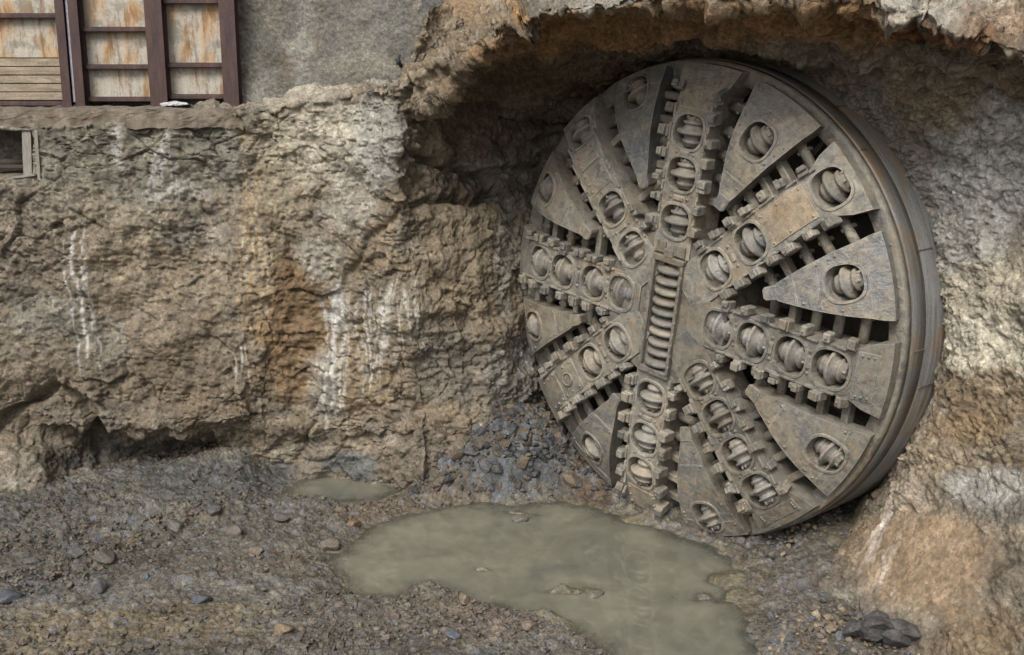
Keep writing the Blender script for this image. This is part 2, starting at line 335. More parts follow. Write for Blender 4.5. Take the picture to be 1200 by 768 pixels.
# ---- left wall, corner and cave side
def build_left():
    px = [-460, -240, -70, 30, 120, 205, 285, 345, 400, 442, 463, 478, 505, 560, 628, 720]
    top = [190, 172, 156, 149, 144, 138, 131, 121, 112, 104, 101, 92, 72, 40, 20, 10]
    Yt = [16.7, 16.9, 17.0, 17.05, 17.05, 17.05, 17.05, 17.05, 16.95, 16.7, 16.4, 16.65, 17.1, 17.9, 18.7, 19.9]
    Yl = [0]*9 + [16.76, 16.72, 16.72, 16.80, 17.12, 18.05, 19.5]
    # offsets of depth per row for wall columns
    ys = [None, 'top', 12, 205, 280, 350, 420, 475, 502, 518, 560, 640]
    off = [1.0, 0, -.1, -.2, -.32, -.4, -.5, -.56, -.5, .0, .1, .15]
    rows = []
    for r, (y, o) in enumerate(zip(ys, off)):
        row = []
        for k, x in enumerate(px):
            t = top[k]; under = math.exp(-((x-205)/105)**4)     # the undercut foot
            flat = sstep(270, 330, x)
            if r == 0:
                p = at(x, t, Yt[k]) + (A([0, 1.1, .06]) if x < 470 else A([.2, .8, .9]))
            else:
                yy = t if y == 'top' else t+y if y == 12 else y
                oo = o
                if 3 <= r <= 8: oo = o*(1-.6*flat)
                if r >= 9: oo = (o+.45-.1*(r-9))*under + (1-under)*((-.45-.18*(r-9))*(1-flat) + flat*(.0+.06*(r-9)))
                if r >= 8 and 405 < x < 470: oo = np.interp(x, [400, 442, 463, 478], [oo, -.12, -.28, -.42])
                if x >= 478:
                    q = sstep(420, 560, yy); oo = -.15*sstep(100, 400, yy) - q*.42
                    if x > 560: oo += 0
                if x <= 60 and y in (475, 502, 518): oo -= .15
                if r >= 9: oo -= (.1+.35*(r-9))*(1-sstep(40, 130, x))
                xx = x
                if 440 < x < 500:                                 # the corner is not a straight line
                    xx = x + np.interp(yy, [100, 160, 230, 270, 340, 430, 520, 600], [0, 0, 5, 2, 8, 14, 16, 16])
                yb = Yt[k]
                if x >= 440: q2 = sstep(190, 310, yy); yb = Yt[k]*(1-q2)+Yl[k]*q2
                p = at(xx, yy, yb+oo)
            row.append(p)
        rows.append(row)
    P, N = sheet(rows, .0205)
    sh = P.shape; P = P.reshape(-1, 3); N = N.reshape(-1, 3); X, Y = to_px(P)
    wob = fbm(P, .8, 3, 77)*18
    sprayed = np.maximum(blob(X+wob, Y+wob, 160, 175, 150, 62), blob(X+wob, Y+wob, 395, 150, 60, 60)*.6)
    sprayed = np.maximum(sprayed, blob(X+wob, Y+wob, 340, 400, 70, 110)*.5)
    rough = np.clip(.46 - .42*sprayed + .4*blob(X, Y, 40, 290, 60, 70) + .4*blob(X, Y, 180, 470, 190, 60) + .2*fbm(P, 1.2, 3, 88), .08, 1)
    rough = np.where(X > 480, .42+.2*fbm(P, 1, 3, 89), rough)
    d, r1, r2 = roughen(P, N, X, Y, rough, .26, .085, 100)
    # the crevice at the lower left and its loose block
    cx = np.interp(Y, [448, 470, 500, 540], [62, 95, 112, 120]); d -= .34*np.exp(-((X-cx)/9)**2)*sstep(445, 458, Y)*(1-sstep(505, 545, Y))
    cy = np.interp(X, [-60, 0, 30, 62], [505, 497, 475, 452]); d -= .34*np.exp(-((Y-cy)/8)**2)*(X < 66)
    d -= .16*blob(X, Y, 55, 492, 42, 34)
    # ledges and cracks on the cave side
    for (pts, dep, wd) in (([(470, 178), (510, 190), (560, 205), (640, 190)], .22, 5), ([(478, 250), (500, 235), (545, 240), (580, 225)], .2, 5), ([(400, 330), (430, 290), (470, 250)], .1, 6), ([(500, 300), (520, 340), (560, 350)], .08, 6), ([(460, 470), (520, 500), (560, 515)], .1, 6)):
        p = A(pts, float); cyy = np.interp(X, p[:, 0], p[:, 1]); m = (X > p[0, 0]) & (X < p[-1, 0])
        d -= m*dep*np.exp(-((Y-cyy+fbm(P, 3, 3, 7)*9)/wd)**2)
    # vertical runnels on the cave side
    d += np.where(X > 490, .06*fbm(P*A([3, 3, .5]), 1.3, 3, 91), 0)*sstep(190, 260, Y)
    # niche under the ledge at the far left
    nm = sstep(-80, -76, X)*(1-sstep(33, 37, X))*sstep(153, 157, Y)*(1-sstep(206, 211, Y))
    d *= 1-.8*nm
    Q = P + N*d[:, None]; Q[:, 1] += nm*1.0
    col = [(150, 185, 170, 62, (112, 106, 92), .95), (100, 160, 40, 30, (86, 82, 68), .6), (200, 200, 30, 40, (92, 88, 74), .5), (235, 150, 25, 25, (62, 60, 52), .5),
           (140, 172, 9, 30, (160, 158, 152), .6), (190, 195, 8, 30, (152, 150, 144), .6), (265, 175, 25, 40, (112, 108, 98), .6),
           (30, 290, 70, 60, (126, 113, 96), .8), (60, 245, 50, 16, (138, 128, 112), .7), (140, 320, 70, 60, (140, 124, 100), .7), (200, 390, 60, 40, (116, 100, 78), .6),
           (210, 225, 40, 12, (158, 152, 142), .7), (170, 260, 50, 20, (152, 140, 118), .5), (190, 440, 110, 40, (120, 104, 82), .5), (50, 420, 60, 40, (118, 104, 84), .6),
           (375, 160, 75, 60, (166, 157, 138), .85), (330, 200, 30, 80, (150, 138, 112), .6), (446, 165, 30, 75, (160, 158, 153), .6), (410, 240, 40, 40, (160, 154, 142), .6),
           (345, 390, 45, 95, (124, 96, 58), .85), (330, 350, 18, 60, (104, 80, 50), .6), (420, 430, 40, 70, (142, 118, 80), .7), (375, 300, 35, 30, (168, 162, 150), .6),
           (385, 455, 25, 45, (160, 157, 150), .4), (300, 300, 30, 80, (150, 132, 102), .5), (455, 400, 40, 60, (130, 112, 86), .6),
           (310, 545, 60, 18, (92, 95, 98), .8), (410, 548, 40, 18, (84, 90, 94), .8), (150, 540, 120, 22, (78, 76, 72), .8), (60, 510, 40, 35, (108, 98, 84), .6),
           (520, 160, 45, 60, (138, 122, 96), .8), (580, 130, 70, 60, (116, 98, 76), .9), (540, 300, 60, 90, (122, 106, 82), .85), (590, 290, 14, 80, (128, 122, 112), .7), (505, 130, 22, 40, (132, 116, 92), .7),  # cave side browns, lightened in colour so the inner wall looks lit
           (600, 445, 40, 55, (100, 102, 104), .5), (520, 430, 45, 60, (106, 100, 92), .6), (500, 540, 60, 50, (108, 96, 82), .7), (560, 215, 80, 20, (70, 58, 44), .6)]
    C = splat(X, Y, col, (132, 117, 95), P, 1)
    C = streak(C, X, Y, P, [([(86, 262), (92, 330), (100, 400), (108, 430)], 4, (196, 194, 190), .85), ([(278, 395), (284, 450)], 5, (196, 192, 184), .8), ([(385, 330), (392, 480), (398, 505)], 6, (198, 198, 196), .7),
        ([(425, 330), (428, 470)], 4, (196, 196, 192), .75), ([(462, 320), (450, 400), (446, 440)], 6, (190, 188, 180), .7), ([(478, 330), (484, 410)], 3, (186, 184, 176), .7), ([(296, 240), (300, 330)], 4, (180, 170, 148), .6),
        ([(395, 350), (400, 420)], 4, (190, 186, 176), .6), ([(288, 150), (292, 260), (300, 480)], 3, (150, 120, 78), .5), ([(600, 380), (612, 440)], 4, (180, 184, 188), .6), ([(190, 152), (192, 230)], 5, (168, 166, 160), .6)], 2)
    C *= (.86+.28*r1[:, None])*(.9+.2*r2[:, None])
    C = np.c_[C, np.clip(.35+.9*rough, .3, 1)]
    return Q, grid_faces(sh[0], sh[1]), C

# ---- brow: outer face above the lip, lip, underside going in over the machine
def build_brow():
    lip = [(452, 118, 1.75), (478, 103, 1.85), (500, 86, 1.95), (530, 66, 2.0), (565, 50, 2.0), (605, 26, 1.95), (650, 10, 1.8), (715, 3, 1.65), (790, -6, 1.5), (870, -4, 1.25), (950, -4, 1.0), (1020, 3, .78), (1075, 14, .66), (1125, 32, .6), (1170, 50, .56), (1215, 62, .55), (1300, 92, .5), (1420, 140, .45)]
    # where the underside reaches the machine plane
    inner = [(470, 190, -.6), (500, 185, -.8), (535, 168, -.8), (575, 146, -.8), (620, 124, -.7), (668, 100, -.55), (715, 80, -.45), (765, 66, -.4), (815, 59, -.4), (870, 58, -.4), (935, 60, -.4), (1000, 58, -.35), (1050, 60, -.3), (1095, 68, -.25), (1135, 80, -.15), (1180, 90, -.05), (1260, 120, 0), (1380, 165, 0)]
    rows = [[] for _ in range(10)]
    for (lx, ly, lw), (ix, iy, iw) in zip(lip, inner):
        L = at_w(lx, ly, lw); I = at_w(ix, iy, iw)
        right = sstep(1000, 1150, lx)
        I = I*(1) 
        back = -NV                                   # into the hill
        up = A([0, 0, 1.])
        lft = 1-sstep(470, 640, lx)
        rows[0].append(L + up*3.2 + back*(2.6+.5*lft))
        rows[1].append(L + up*1.7 + back*(1.55+.35*lft))
        rows[2].append(L + up*.75 + back*(.72+.25*lft))
        rows[3].append(L + up*.12 + back*.05)
        dr = .45*math.exp(-((lx-505)/34)**2)
        rows[4].append(L + up*(.03-.3*dr) - back*.03)
        rows[5].append(L - up*(.10+dr) + back*(.10+.15*dr))
        mid = L*.62+I*.38; rows[6].append(mid + up*(.18+.12*(1-right)-.3*dr))
        mid = L*.3+I*.7; rows[7].append(mid + up*.18*(1-right))
        rows[8].append(I)
        rows[9].append(I + back*1.4 - up*.15)
    P, N = sheet(rows, .02)
    sh = P.shape; P = P.reshape(-1, 3); N = N.reshape(-1, 3); X, Y = to_px(P)
    rr = np.repeat(np.linspace(0, 1, sh[0]), sh[1])
    rough = np.clip(.6+.3*fbm(P, 1.1, 3, 188), .1, 1)
    d, r1, r2 = roughen(P, N, X, Y, rough, .18, .10, 200)
    fl, el, rl = flakes(P+.1*np.stack([fbm(P, 4, 3, 231)]*3, -1), .33, 230, 1.0); d += fl*.13*np.exp(-((rr-.46)/.13)**2)
    # gully running down through the lip
    for gx, gd, gw in ((607, .3, 7), (545, .15, 5), (1075, .12, 6)):
        d -= gd*np.exp(-((X-gx-(Y-20)*-.25)/gw)**2)*(Y < 40)
    # fold lines on the underside
    d += .10*fbm(P*A([.7, .7, 3.0]), 1.3, 3, 211, ridged=True)*sstep(.4, .55, rr)
    Q = P+N*d[:, None]
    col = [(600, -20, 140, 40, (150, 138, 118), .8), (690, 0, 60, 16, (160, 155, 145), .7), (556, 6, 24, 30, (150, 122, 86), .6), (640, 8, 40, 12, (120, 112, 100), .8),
           (700, 42, 110, 30, (168, 122, 66), .9), (600, 62, 50, 24, (160, 122, 74), .8), (830, 30, 140, 26, (160, 122, 76), .85), (980, 20, 120, 26, (172, 128, 76), .85), (1010, 40, 60, 20, (160, 118, 70), .7),  # ochre of the underside, raised in colour to stand for bounce light
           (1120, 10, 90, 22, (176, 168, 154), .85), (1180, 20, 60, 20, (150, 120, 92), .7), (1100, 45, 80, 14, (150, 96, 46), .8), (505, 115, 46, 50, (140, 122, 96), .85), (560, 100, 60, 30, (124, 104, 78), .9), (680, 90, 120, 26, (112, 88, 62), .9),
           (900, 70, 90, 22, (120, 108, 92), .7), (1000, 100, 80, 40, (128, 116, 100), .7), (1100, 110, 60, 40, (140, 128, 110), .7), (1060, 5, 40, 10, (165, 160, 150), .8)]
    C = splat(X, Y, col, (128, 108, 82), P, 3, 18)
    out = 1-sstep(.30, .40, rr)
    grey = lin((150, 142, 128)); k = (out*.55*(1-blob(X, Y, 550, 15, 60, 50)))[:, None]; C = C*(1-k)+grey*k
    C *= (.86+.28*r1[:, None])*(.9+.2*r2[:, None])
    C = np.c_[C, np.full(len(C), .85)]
    return Q, grid_faces(sh[0], sh[1]), C

# ---- right rock around the shield and the ramp below it
def build_right():
    # control rays outward from the shield: contact, then points further out (px, py, w)
    R_ = [
     [(870, 96, -3.0), (858, 74, -1.75), (856, 62, -1.3), (850, 46, -.9), (846, 30, -.4), (842, 10, 0), (840, -30, .3), (835, -120, .5)],
     [(925, 122, -3.0), (912, 88, -1.75), (920, 76, -1.3), (930, 58, -.9), (940, 40, -.4), (955, 14, 0), (975, -30, .3), (990, -120, .5)],
     [(985, 165, -3.0), (980, 134, -1.75), (992, 122, -1.3), (1012, 102, -1.05), (1036, 80, -.85), (1066, 52, -.5), (1100, -10, -.3), (1180, -120, .0)],
     [(1030, 215, -3.0), (1034, 188, -1.75), (1047, 178, -1.35), (1070, 162, -1.15), (1100, 138, -.95), (1146, 96, -.45), (1230, 30, -.2), (1380, -60, -.1)],
     [(1062, 270, -3.0), (1074, 248, -1.75), (1088, 240, -1.35), (1112, 230, -1.2), (1150, 212, -1.05), (1210, 184, -.9), (1320, 150, -.8), (1460, 90, -.8)],
     [(1085, 330, -3.0), (1102, 322, -1.75), (1114, 316, -1.35), (1135, 310, -1.2), (1170, 298, -1.05), (1230, 284, -.9), (1340, 270, -.8), (1480, 250, -.8)],
     [(1082, 385, -3.0), (1106, 378, -1.7), (1120, 374, -1.25), (1142, 372, -1.05), (1176, 370, -.9), (1236, 368, -.7), (1345, 370, -.6), (1490, 370, -.6)],
     [(1068, 440, -3.0), (1088, 436, -1.55), (1104, 436, -1.1), (1130, 438, -.9), (1170, 440, -.7), (1232, 446, -.5), (1345, 460, -.4), (1490, 480, -.3)],
     [(1045, 500, -3.0), (1072, 500, -1.4), (1084, 504, -1.0), (1112, 510, -.7), (1155, 520, -.5), (1220, 530, -.3), (1340, 550, -.1), (1490, 570, 0)],
     [(1015, 560, -3.0), (1048, 556, -1.2), (1060, 562, -.8), (1090, 572, -.5), (1140, 584, -.2), (1215, 600, 0), (1340, 630, .25), (1490, 660, .5)],
     [(985, 600, -3.0), (1020, 598, -1.1), (1036, 606, -.55), (1068, 622, -.2), (1118, 644, .1), (1200, 672, .4), (1330, 720, .7), (1490, 770, 1.0)],
     [(950, 640, -2.4), (975, 640, -.9), (1000, 650, -.3), (1042, 672, .1), (1098, 704, .45), (1185, 750, .8), (1320, 820, 1.1), (1480, 890, 1.4)],
     [(910, 680, -1.6), (925, 684, -.6), (960, 694, .05), (1010, 722, .4), (1075, 770, .85), (1160, 830, 1.2), (1300, 920, 1.5), (1450, 1000, 1.8)],
     [(890, 740, -.8), (905, 745, -.1), (935, 756, .35), (990, 790, .7), (1050, 850, 1.1), (1130, 930, 1.5), (1260, 1040, 1.9), (1400, 1130, 2.2)],
    ]
    rows = [[at_w(x, y, w) for (x, y, w) in r] for r in R_]
    for row in rows[-3:]:
        for k in range(2):
            row[k] = row[k]-A([0, 0, .25])
    P, N = sheet(rows, .02)
    sh = P.shape; P = P.reshape(-1, 3); N = N.reshape(-1, 3)
    if np.mean(N @ NV) < 0: N = -N; flip = True
    else: flip = False
    X, Y = to_px(P)
    slab = blob(X+fbm(P, 1.5, 3, 5)*16, Y, 1085, 668, 95, 75, .75, 1.05)
    rough = np.clip(.6+.3*fbm(P, 1.0, 3, 288)-.5*slab+.35*blob(X, Y, 1160, 500, 90, 70)-.3*blob(X, Y, 1010, 110, 70, 45), .04, 1)
    d, r1, r2 = roughen(P, N, X, Y, rough, .14, .07, 300)
    d *= 1-.9*slab
    d = np.where((Y > 560), d*.8, d)
    Q = P+N*d[:, None]
    col = [(950, 85, 90, 30, (142, 126, 102), .8), (1020, 140, 50, 50, (130, 124, 114), .7), (1090, 110, 50, 40, (142, 122, 94), .7), (1150, 90, 70, 50, (140, 128, 110), .6), (1075, 175, 40, 40, (122, 112, 98), .7),
           (1160, 200, 75, 90, (184, 182, 178), .95), (1130, 290, 55, 60, (178, 174, 166), .85), (1070, 200, 20, 40, (150, 148, 142), .6), (1115, 130, 40, 30, (150, 128, 96), .6), (1170, 340, 60, 44, (186, 174, 150), .85),
           (1170, 415, 60, 44, (206, 196, 172), .9), (1130, 400, 34, 34, (196, 186, 164), .8), (1150, 470, 70, 40, (136, 114, 84), .85), (1090, 480, 22, 50, (150, 134, 112), .6), (1130, 500, 60, 22, (150, 120, 80), .6),
           (1085, 540, 40, 25, (166, 146, 116), .7), (1160, 570, 64, 26, (182, 180, 174), .7), (1060, 590, 30, 30, (168, 152, 134), .6), (1190, 600, 40, 20, (112, 108, 102), .7),
           (1090, 660, 100, 68, (146, 120, 90), .9), (1000, 640, 40, 36, (138, 116, 90), .7), (1180, 670, 40, 50, (118, 104, 88), .7), (950, 680, 60, 40, (112, 100, 88), .8), (960, 740, 90, 40, (114, 104, 94), .9), (930, 640, 40, 30, (108, 100, 90), .8), (1090, 745, 60, 30, (120, 108, 92), .6), (1150, 740, 60, 40, (136, 110, 76), .6)]
    C = splat(X, Y, col, (142, 128, 106), P, 5, 20)
    C = streak(C, X, Y, P, [([(1046, 590), (1030, 620), (1012, 668)], 5, (196, 184, 174), .75), ([(1050, 560), (1040, 600), (1005, 650)], 4, (190, 176, 164), .5), ([(1036, 640), (1028, 700)], 4, (186, 174, 164), .5), ([(1098, 440), (1085, 500), (1062, 560)], 4, (190, 180, 170), .5)], 6)
    C *= (.86+.28*r1[:, None])*(.9+.2*r2[:, None])
    C = np.c_[C, np.clip(.9-.72*slab, .15, 1)]
    Fq = grid_faces(sh[0], sh[1])
    return Q, Fq[:, ::-1] if flip else Fq, C

# ---- grey sprayed wall at the top left
def build_spray():
    px = [-520, -300, -100, 90, 200, 280, 340, 400, 440, 480, 515]
    rows = []
    for (y, dy) in ((-260, .5), (-120, .35), (-30, .2), (40, .1), (90, 0), (130, -.1), (170, -.1)):
        rows.append([at(x + (70*sstep(120, -20, y) if x > 490 else 0), y, (18.25 if x < 275 else 17.95)+dy - .25*sstep(350, 520, x)) for x in px])
    P, N = sheet(rows, .024)
    sh = P.shape; P = P.reshape(-1, 3); N = N.reshape(-1, 3); X, Y = to_px(P)
    d = fbm(P, .6, 4, 401)*.12 + fbm(P, 4, 3, 410)*.03
    f, e, r1 = flakes(P, .05, 420, .7); d += f*.010+fbm(P, 26, 2, 430)*.012
    Q = P+N*d[:, None]
    col = [(352, 40, 14, 80, (124, 123, 116), .6), (310, 20, 20, 40, (116, 110, 96), .6), (300, 60, 10, 60, (90, 92, 84), .6), (440, 30, 60, 40, (110, 108, 100), .6), (500, 60, 40, 50, (98, 96, 90), .6), (548, 10, 26, 40, (156, 124, 84), .8), (420, 80, 60, 14, (126, 120, 106), .6), (300, 110, 30, 20, (132, 130, 122), .6), (515, 20, 14, 60, (96, 98, 96), .7)]
    C = splat(X, Y, col, (102, 99, 93), P, 7)*(.85+.3*r1[:, None])
    return Q, grid_faces(sh[0], sh[1]), C
# ------------------------------------------------------------------ ground, puddles
PUD = [(388, 655), (405, 640), (425, 622), (470, 606), (520, 594), (560, 590), (600, 592), (640, 588), (690, 590), (735, 606), (790, 628), (835, 642), (868, 668), (885, 705), (882, 745), (900, 800), (760, 800), (715, 772), (680, 750), (640, 736), (590, 722), (555, 712), (530, 700), (510, 690), (490, 692), (470, 706), (440, 703), (405, 690)]
PUD2 = [(335, 578), (350, 566), (385, 556), (430, 556), (465, 566), (470, 576), (440, 588), (400, 592), (360, 590)]
def sdf(poly, X, Y):
    p = at_z(A([q[0] for q in poly]), A([q[1] for q in poly]))[:, :2]; d = np.full(X.shape, 1e9); ins = np.zeros(X.shape, bool)
    for i in range(len(p)):
        a, b = p[i], p[(i+1) % len(p)]; ab = b-a
        t = np.clip(((X-a[0])*ab[0]+(Y-a[1])*ab[1])/(ab@ab), 0, 1)
        d = np.minimum(d, np.hypot(X-a[0]-t*ab[0], Y-a[1]-t*ab[1]))
        c = ((a[1] > Y) != (b[1] > Y)) & (X < (b[0]-a[0])*(Y-a[1])/(b[1]-a[1]+1e-12)+a[0]); ins ^= c
    return np.where(ins, -d, d)
def ground_z(X, Y, detail=True):
    P = np.stack([X, Y, 0*X], -1)
    wv = fbm(P, 1.6, 4, 601, .6)*.20
    s = np.minimum(sdf(PUD, X, Y), sdf(PUD2, X, Y)*.8) + wv
    px, py = to_px(P)
    z = np.where(s < 0, -.16*sstep(0, .55, -s), .11*sstep(0, .55, s)+.03*sstep(0, .1, s))
    land = sstep(-.05, .3, s)
    z += land*fbm(P, .7, 4, 610)*.07
    # ground climbs to the foot of the left wall
    z += .36*sstep(15.4, 17.2, Y-.0*X)*(1-sstep(-3.4, -2.2, X))*sstep(-6.0, -4.8, X)*sstep(.1, .8, s)
    z += .06*sstep(14.8, 16.2, Y)*(1-sstep(-6.2, -4.6, X))
    # rubble mound at the machine's lower left
    md = np.hypot((X-.15)/1.35, (Y-17.15)/1.35); z += land*1.0*np.exp(-(md**2)*1.5)*sstep(-.05, .35, s)
    z += land*.38*np.exp(-(((X+1.0)/.9)**2+((Y-16.75)/.6)**2)*1.2)
    # under the rim and towards the ramp
    z += .25*sstep(3.2, 4.4, X)*sstep(12.4, 13.4, Y)*land
    # small shoals standing out of the water
    for (ax, ay, rx, ry, h) in ((610, 604, .42, .16, .17), (690, 690, .45, .15, .17), (655, 694, .3, .1, .145), (565, 668, .25, .09, .14), (820, 700, .5, .25, .15), (850, 680, .35, .3, .16), (640, 728, .4, .14, .14), (760, 610, .35, .12, .17)):
        c = at_z(ax, ay); q = np.hypot((X-c[0])/rx, (Y-c[1])/ry)
        z += h*np.exp(-q*q)*(1+.6*fbm(P, 5, 3, 620))
    # heaped rubble rows
    for (a, b, h, w) in (((0, 652), (170, 618), .13, .25), ((170, 618), (420, 590), .14, .3), ((0, 700), (120, 660), .1, .25), ((480, 695), (560, 715), .14, .22), ((560, 715), (690, 758), .12, .25), ((200, 690), (330, 650), .07, .3), ((380, 745), (470, 715), .08, .3)):
        a = at_z(*a)[:2]; b = at_z(*b)[:2]; ab = b-a; t = np.clip(((X-a[0])*ab[0]+(Y-a[1])*ab[1])/(ab@ab), 0, 1)
        q = np.hypot(X-a[0]-t*ab[0], Y-a[1]-t*ab[1])/w; z += land*h*np.exp(-q*q)*(1+.5*fbm(P, 2.2, 3, 630))
    if detail:
        u = (X*.83+Y*.56); v = (-X*.56+Y*.83)          # drag marks of the excavator bucket
        R = np.stack([u*.35, v*2.4, 0*X], -1); z += land*fbm(R, 1.5, 4, 640, .6)*.05
        f1, e1, r1 = flakes(P*A([.8, 1.0, 1]), .17, 650, .8); f2, e2, r2 = flakes(P*A([.8, 1.0, 1]), .08, 660, .8); f3, e3, r3 = flakes(P, .045, 665, .8)
        k = np.clip(.55+.5*fbm(P, .9, 3, 670)+.3*sstep(13.5, 15, Y), .15, 1)*(.12+.88*land)
        z += k*(f1*.055-.025*(1-sstep(0, .14, e1))+f2*.036-.016*(1-sstep(0, .2, e2))+f3*.016)+fbm(P, 16, 2, 671)*.012*(.15+.85*land)
        return z, s, (r1, r2, r3)
    return z, s
def build_ground():
    ys = np.concatenate([np.linspace(-40, 8, 14), np.linspace(8, 10.6, 20)[1:], np.linspace(10.6, 17.9, 400)[1:], np.linspace(17.9, 21, 18)[1:], np.linspace(21, 60, 8)[1:]])
    xs = np.concatenate([np.linspace(-60, -11, 10), np.linspace(-11, -8, 30)[1:], np.linspace(-8, 6.6, 760)[1:], np.linspace(6.6, 10, 24)[1:], np.linspace(10, 60, 10)[1:]])
    X, Y = np.meshgrid(xs, ys); sh = X.shape; X = X.ravel(); Y = Y.ravel()
    z, s, (r1, r2, r3) = ground_z(X, Y)
    z = np.where((Y < 8), np.minimum(z, .15), z)
    P = np.stack([X, Y, z], -1); px, py = to_px(P)
    col = [(250, 562, 130, 26, (86, 86, 84), .85), (60, 600, 90, 40, (92, 88, 82), .8), (330, 590, 90, 20, (96, 94, 88), .6), (120, 650, 160, 30, (92, 86, 78), .7), (300, 625, 120, 18, (94, 88, 80), .7),
           (110, 735, 120, 22, (128, 112, 86), .85), (250, 715, 90, 16, (126, 110, 84), .8), (330, 660, 60, 14, (120, 104, 86), .6), (60, 760, 90, 16, (130, 113, 86), .8), (150, 632, 14, 6, (140, 110, 60), .8), (260, 740, 60, 12, (124, 108, 84), .6),
           (580, 545, 90, 45, (92, 96, 102), .85), (520, 575, 60, 24, (116, 102, 86), .7), (690, 570, 30, 40, (92, 72, 54), .8), (560, 720, 90, 30, (122, 106, 92), .8), (450, 740, 110, 36, (104, 94, 86), .7), (440, 600, 40, 16, (124, 106, 84), .7),
           (30, 690, 60, 24, (88, 86, 86), .7), (200, 760, 70, 16, (92, 88, 82), .6), (860, 690, 50, 60, (120, 106, 86), .7), (900, 640, 60, 30, (96, 90, 82), .7), (930, 720, 60, 50, (112, 102, 94), .7)]
    C = splat(px, py, col, (104, 95, 84), P, 9, 22)
    C *= .93; C = C*A([.92, .93, .925])
    mud = lin((112, 105, 84)); k = ((1-sstep(-.1, .12, s))*.8)[:, None]; C = C*(1-k)+mud*k
    C *= (.8+.4*r1[:, None])*(.85+.3*r2[:, None])*(.85+.3*r3[:, None])
    blue = ((r2*7.3) % 1 > .82)[:, None]*.5; C = C*(1-blue)+lin((104, 106, 112))*blue
    return P, grid_faces(*sh)[:, ::-1], C

# ------------------------------------------------------------------ stones
def ico(sub):
    bm = bmesh.new(); bmesh.ops.create_icosphere(bm, subdivisions=sub, radius=1.0); bm.verts.ensure_lookup_table()
    V = A([v.co[:] for v in bm.verts]); Fc = A([[v.index for v in f.verts] for f in bm.faces]); bm.free(); return V, Fc
def stone_shape(sub, seed, flat=.5, cuts=9, rough=.06):
    r = np.random.default_rng(seed); V, Fc = ico(sub); V = V.copy()
    for k in range(cuts):
        n = r.normal(size=3); n /= np.linalg.norm(n); h = r.uniform(.45, .8); d = V @ n; m = d > h
        V[m] -= np.outer(d[m]-h, n)
    V *= A([1, r.uniform(.65, .95), flat])
    V += fbm(V+seed*3.1, 2.5, 3, seed)[:, None]*V*rough*2
    return V, Fc
def rots(n, r, tilt=.35):
    yaw = r.uniform(0, 6.283, n); tx = r.normal(0, tilt, n); ty = r.normal(0, tilt, n)
    cz, sz, cx, sx, cy, sy = np.cos(yaw), np.sin(yaw), np.cos(tx), np.sin(tx), np.cos(ty), np.sin(ty)
    Z = np.zeros(n); O = np.ones(n)
    Rz = np.stack([cz, -sz, Z, sz, cz, Z, Z, Z, O], -1).reshape(n, 3, 3); Rx = np.stack([O, Z, Z, Z, cx, -sx, Z, sx, cx], -1).reshape(n, 3, 3); Ry = np.stack([cy, Z, sy, Z, O, Z, -sy, Z, cy], -1).reshape(n, 3, 3)
    return Rx @ Ry @ Rz
def scatter(name, pos, size, cols, tilt, flat, seed, mat, label, group=None, sub=1, cuts=7):
    r = np.random.default_rng(seed); n = len(pos); tm = [stone_shape(sub, seed*50+k, flat*r.uniform(.6, 1.4), cuts) for k in range(10)]
    R = rots(n, r, tilt); vs, fs, cs = [], [], []; base = 0; kind = r.integers(0, 10, n)
    for k in range(10):
        idx = np.where(kind == k)[0]; V, Fc = tm[k]
        if not len(idx): continue
        W = np.einsum('nij,vj->nvi', R[idx], V)*size[idx, None, None] + pos[idx, None, :]
        vs.append(W.reshape(-1, 3)); cs.append(np.repeat(cols[idx], len(V), 0))
        fs.append((Fc[None]+(np.arange(len(idx))*len(V))[:, None, None]+base).reshape(-1, 3)); base += len(idx)*len(V)
    me = mesh_np(name, np.concatenate(vs), np.concatenate(fs), np.concatenate(cs), False, 3)
    return tag(link(name, me, mat), label, None, group, 'stuff')
def stone_cols(n, r, pal):
    p = A([lin(c) for c in pal]); return p[r.integers(0, len(p), n)]*r.uniform(.8, 1.15, (n, 1))*.86

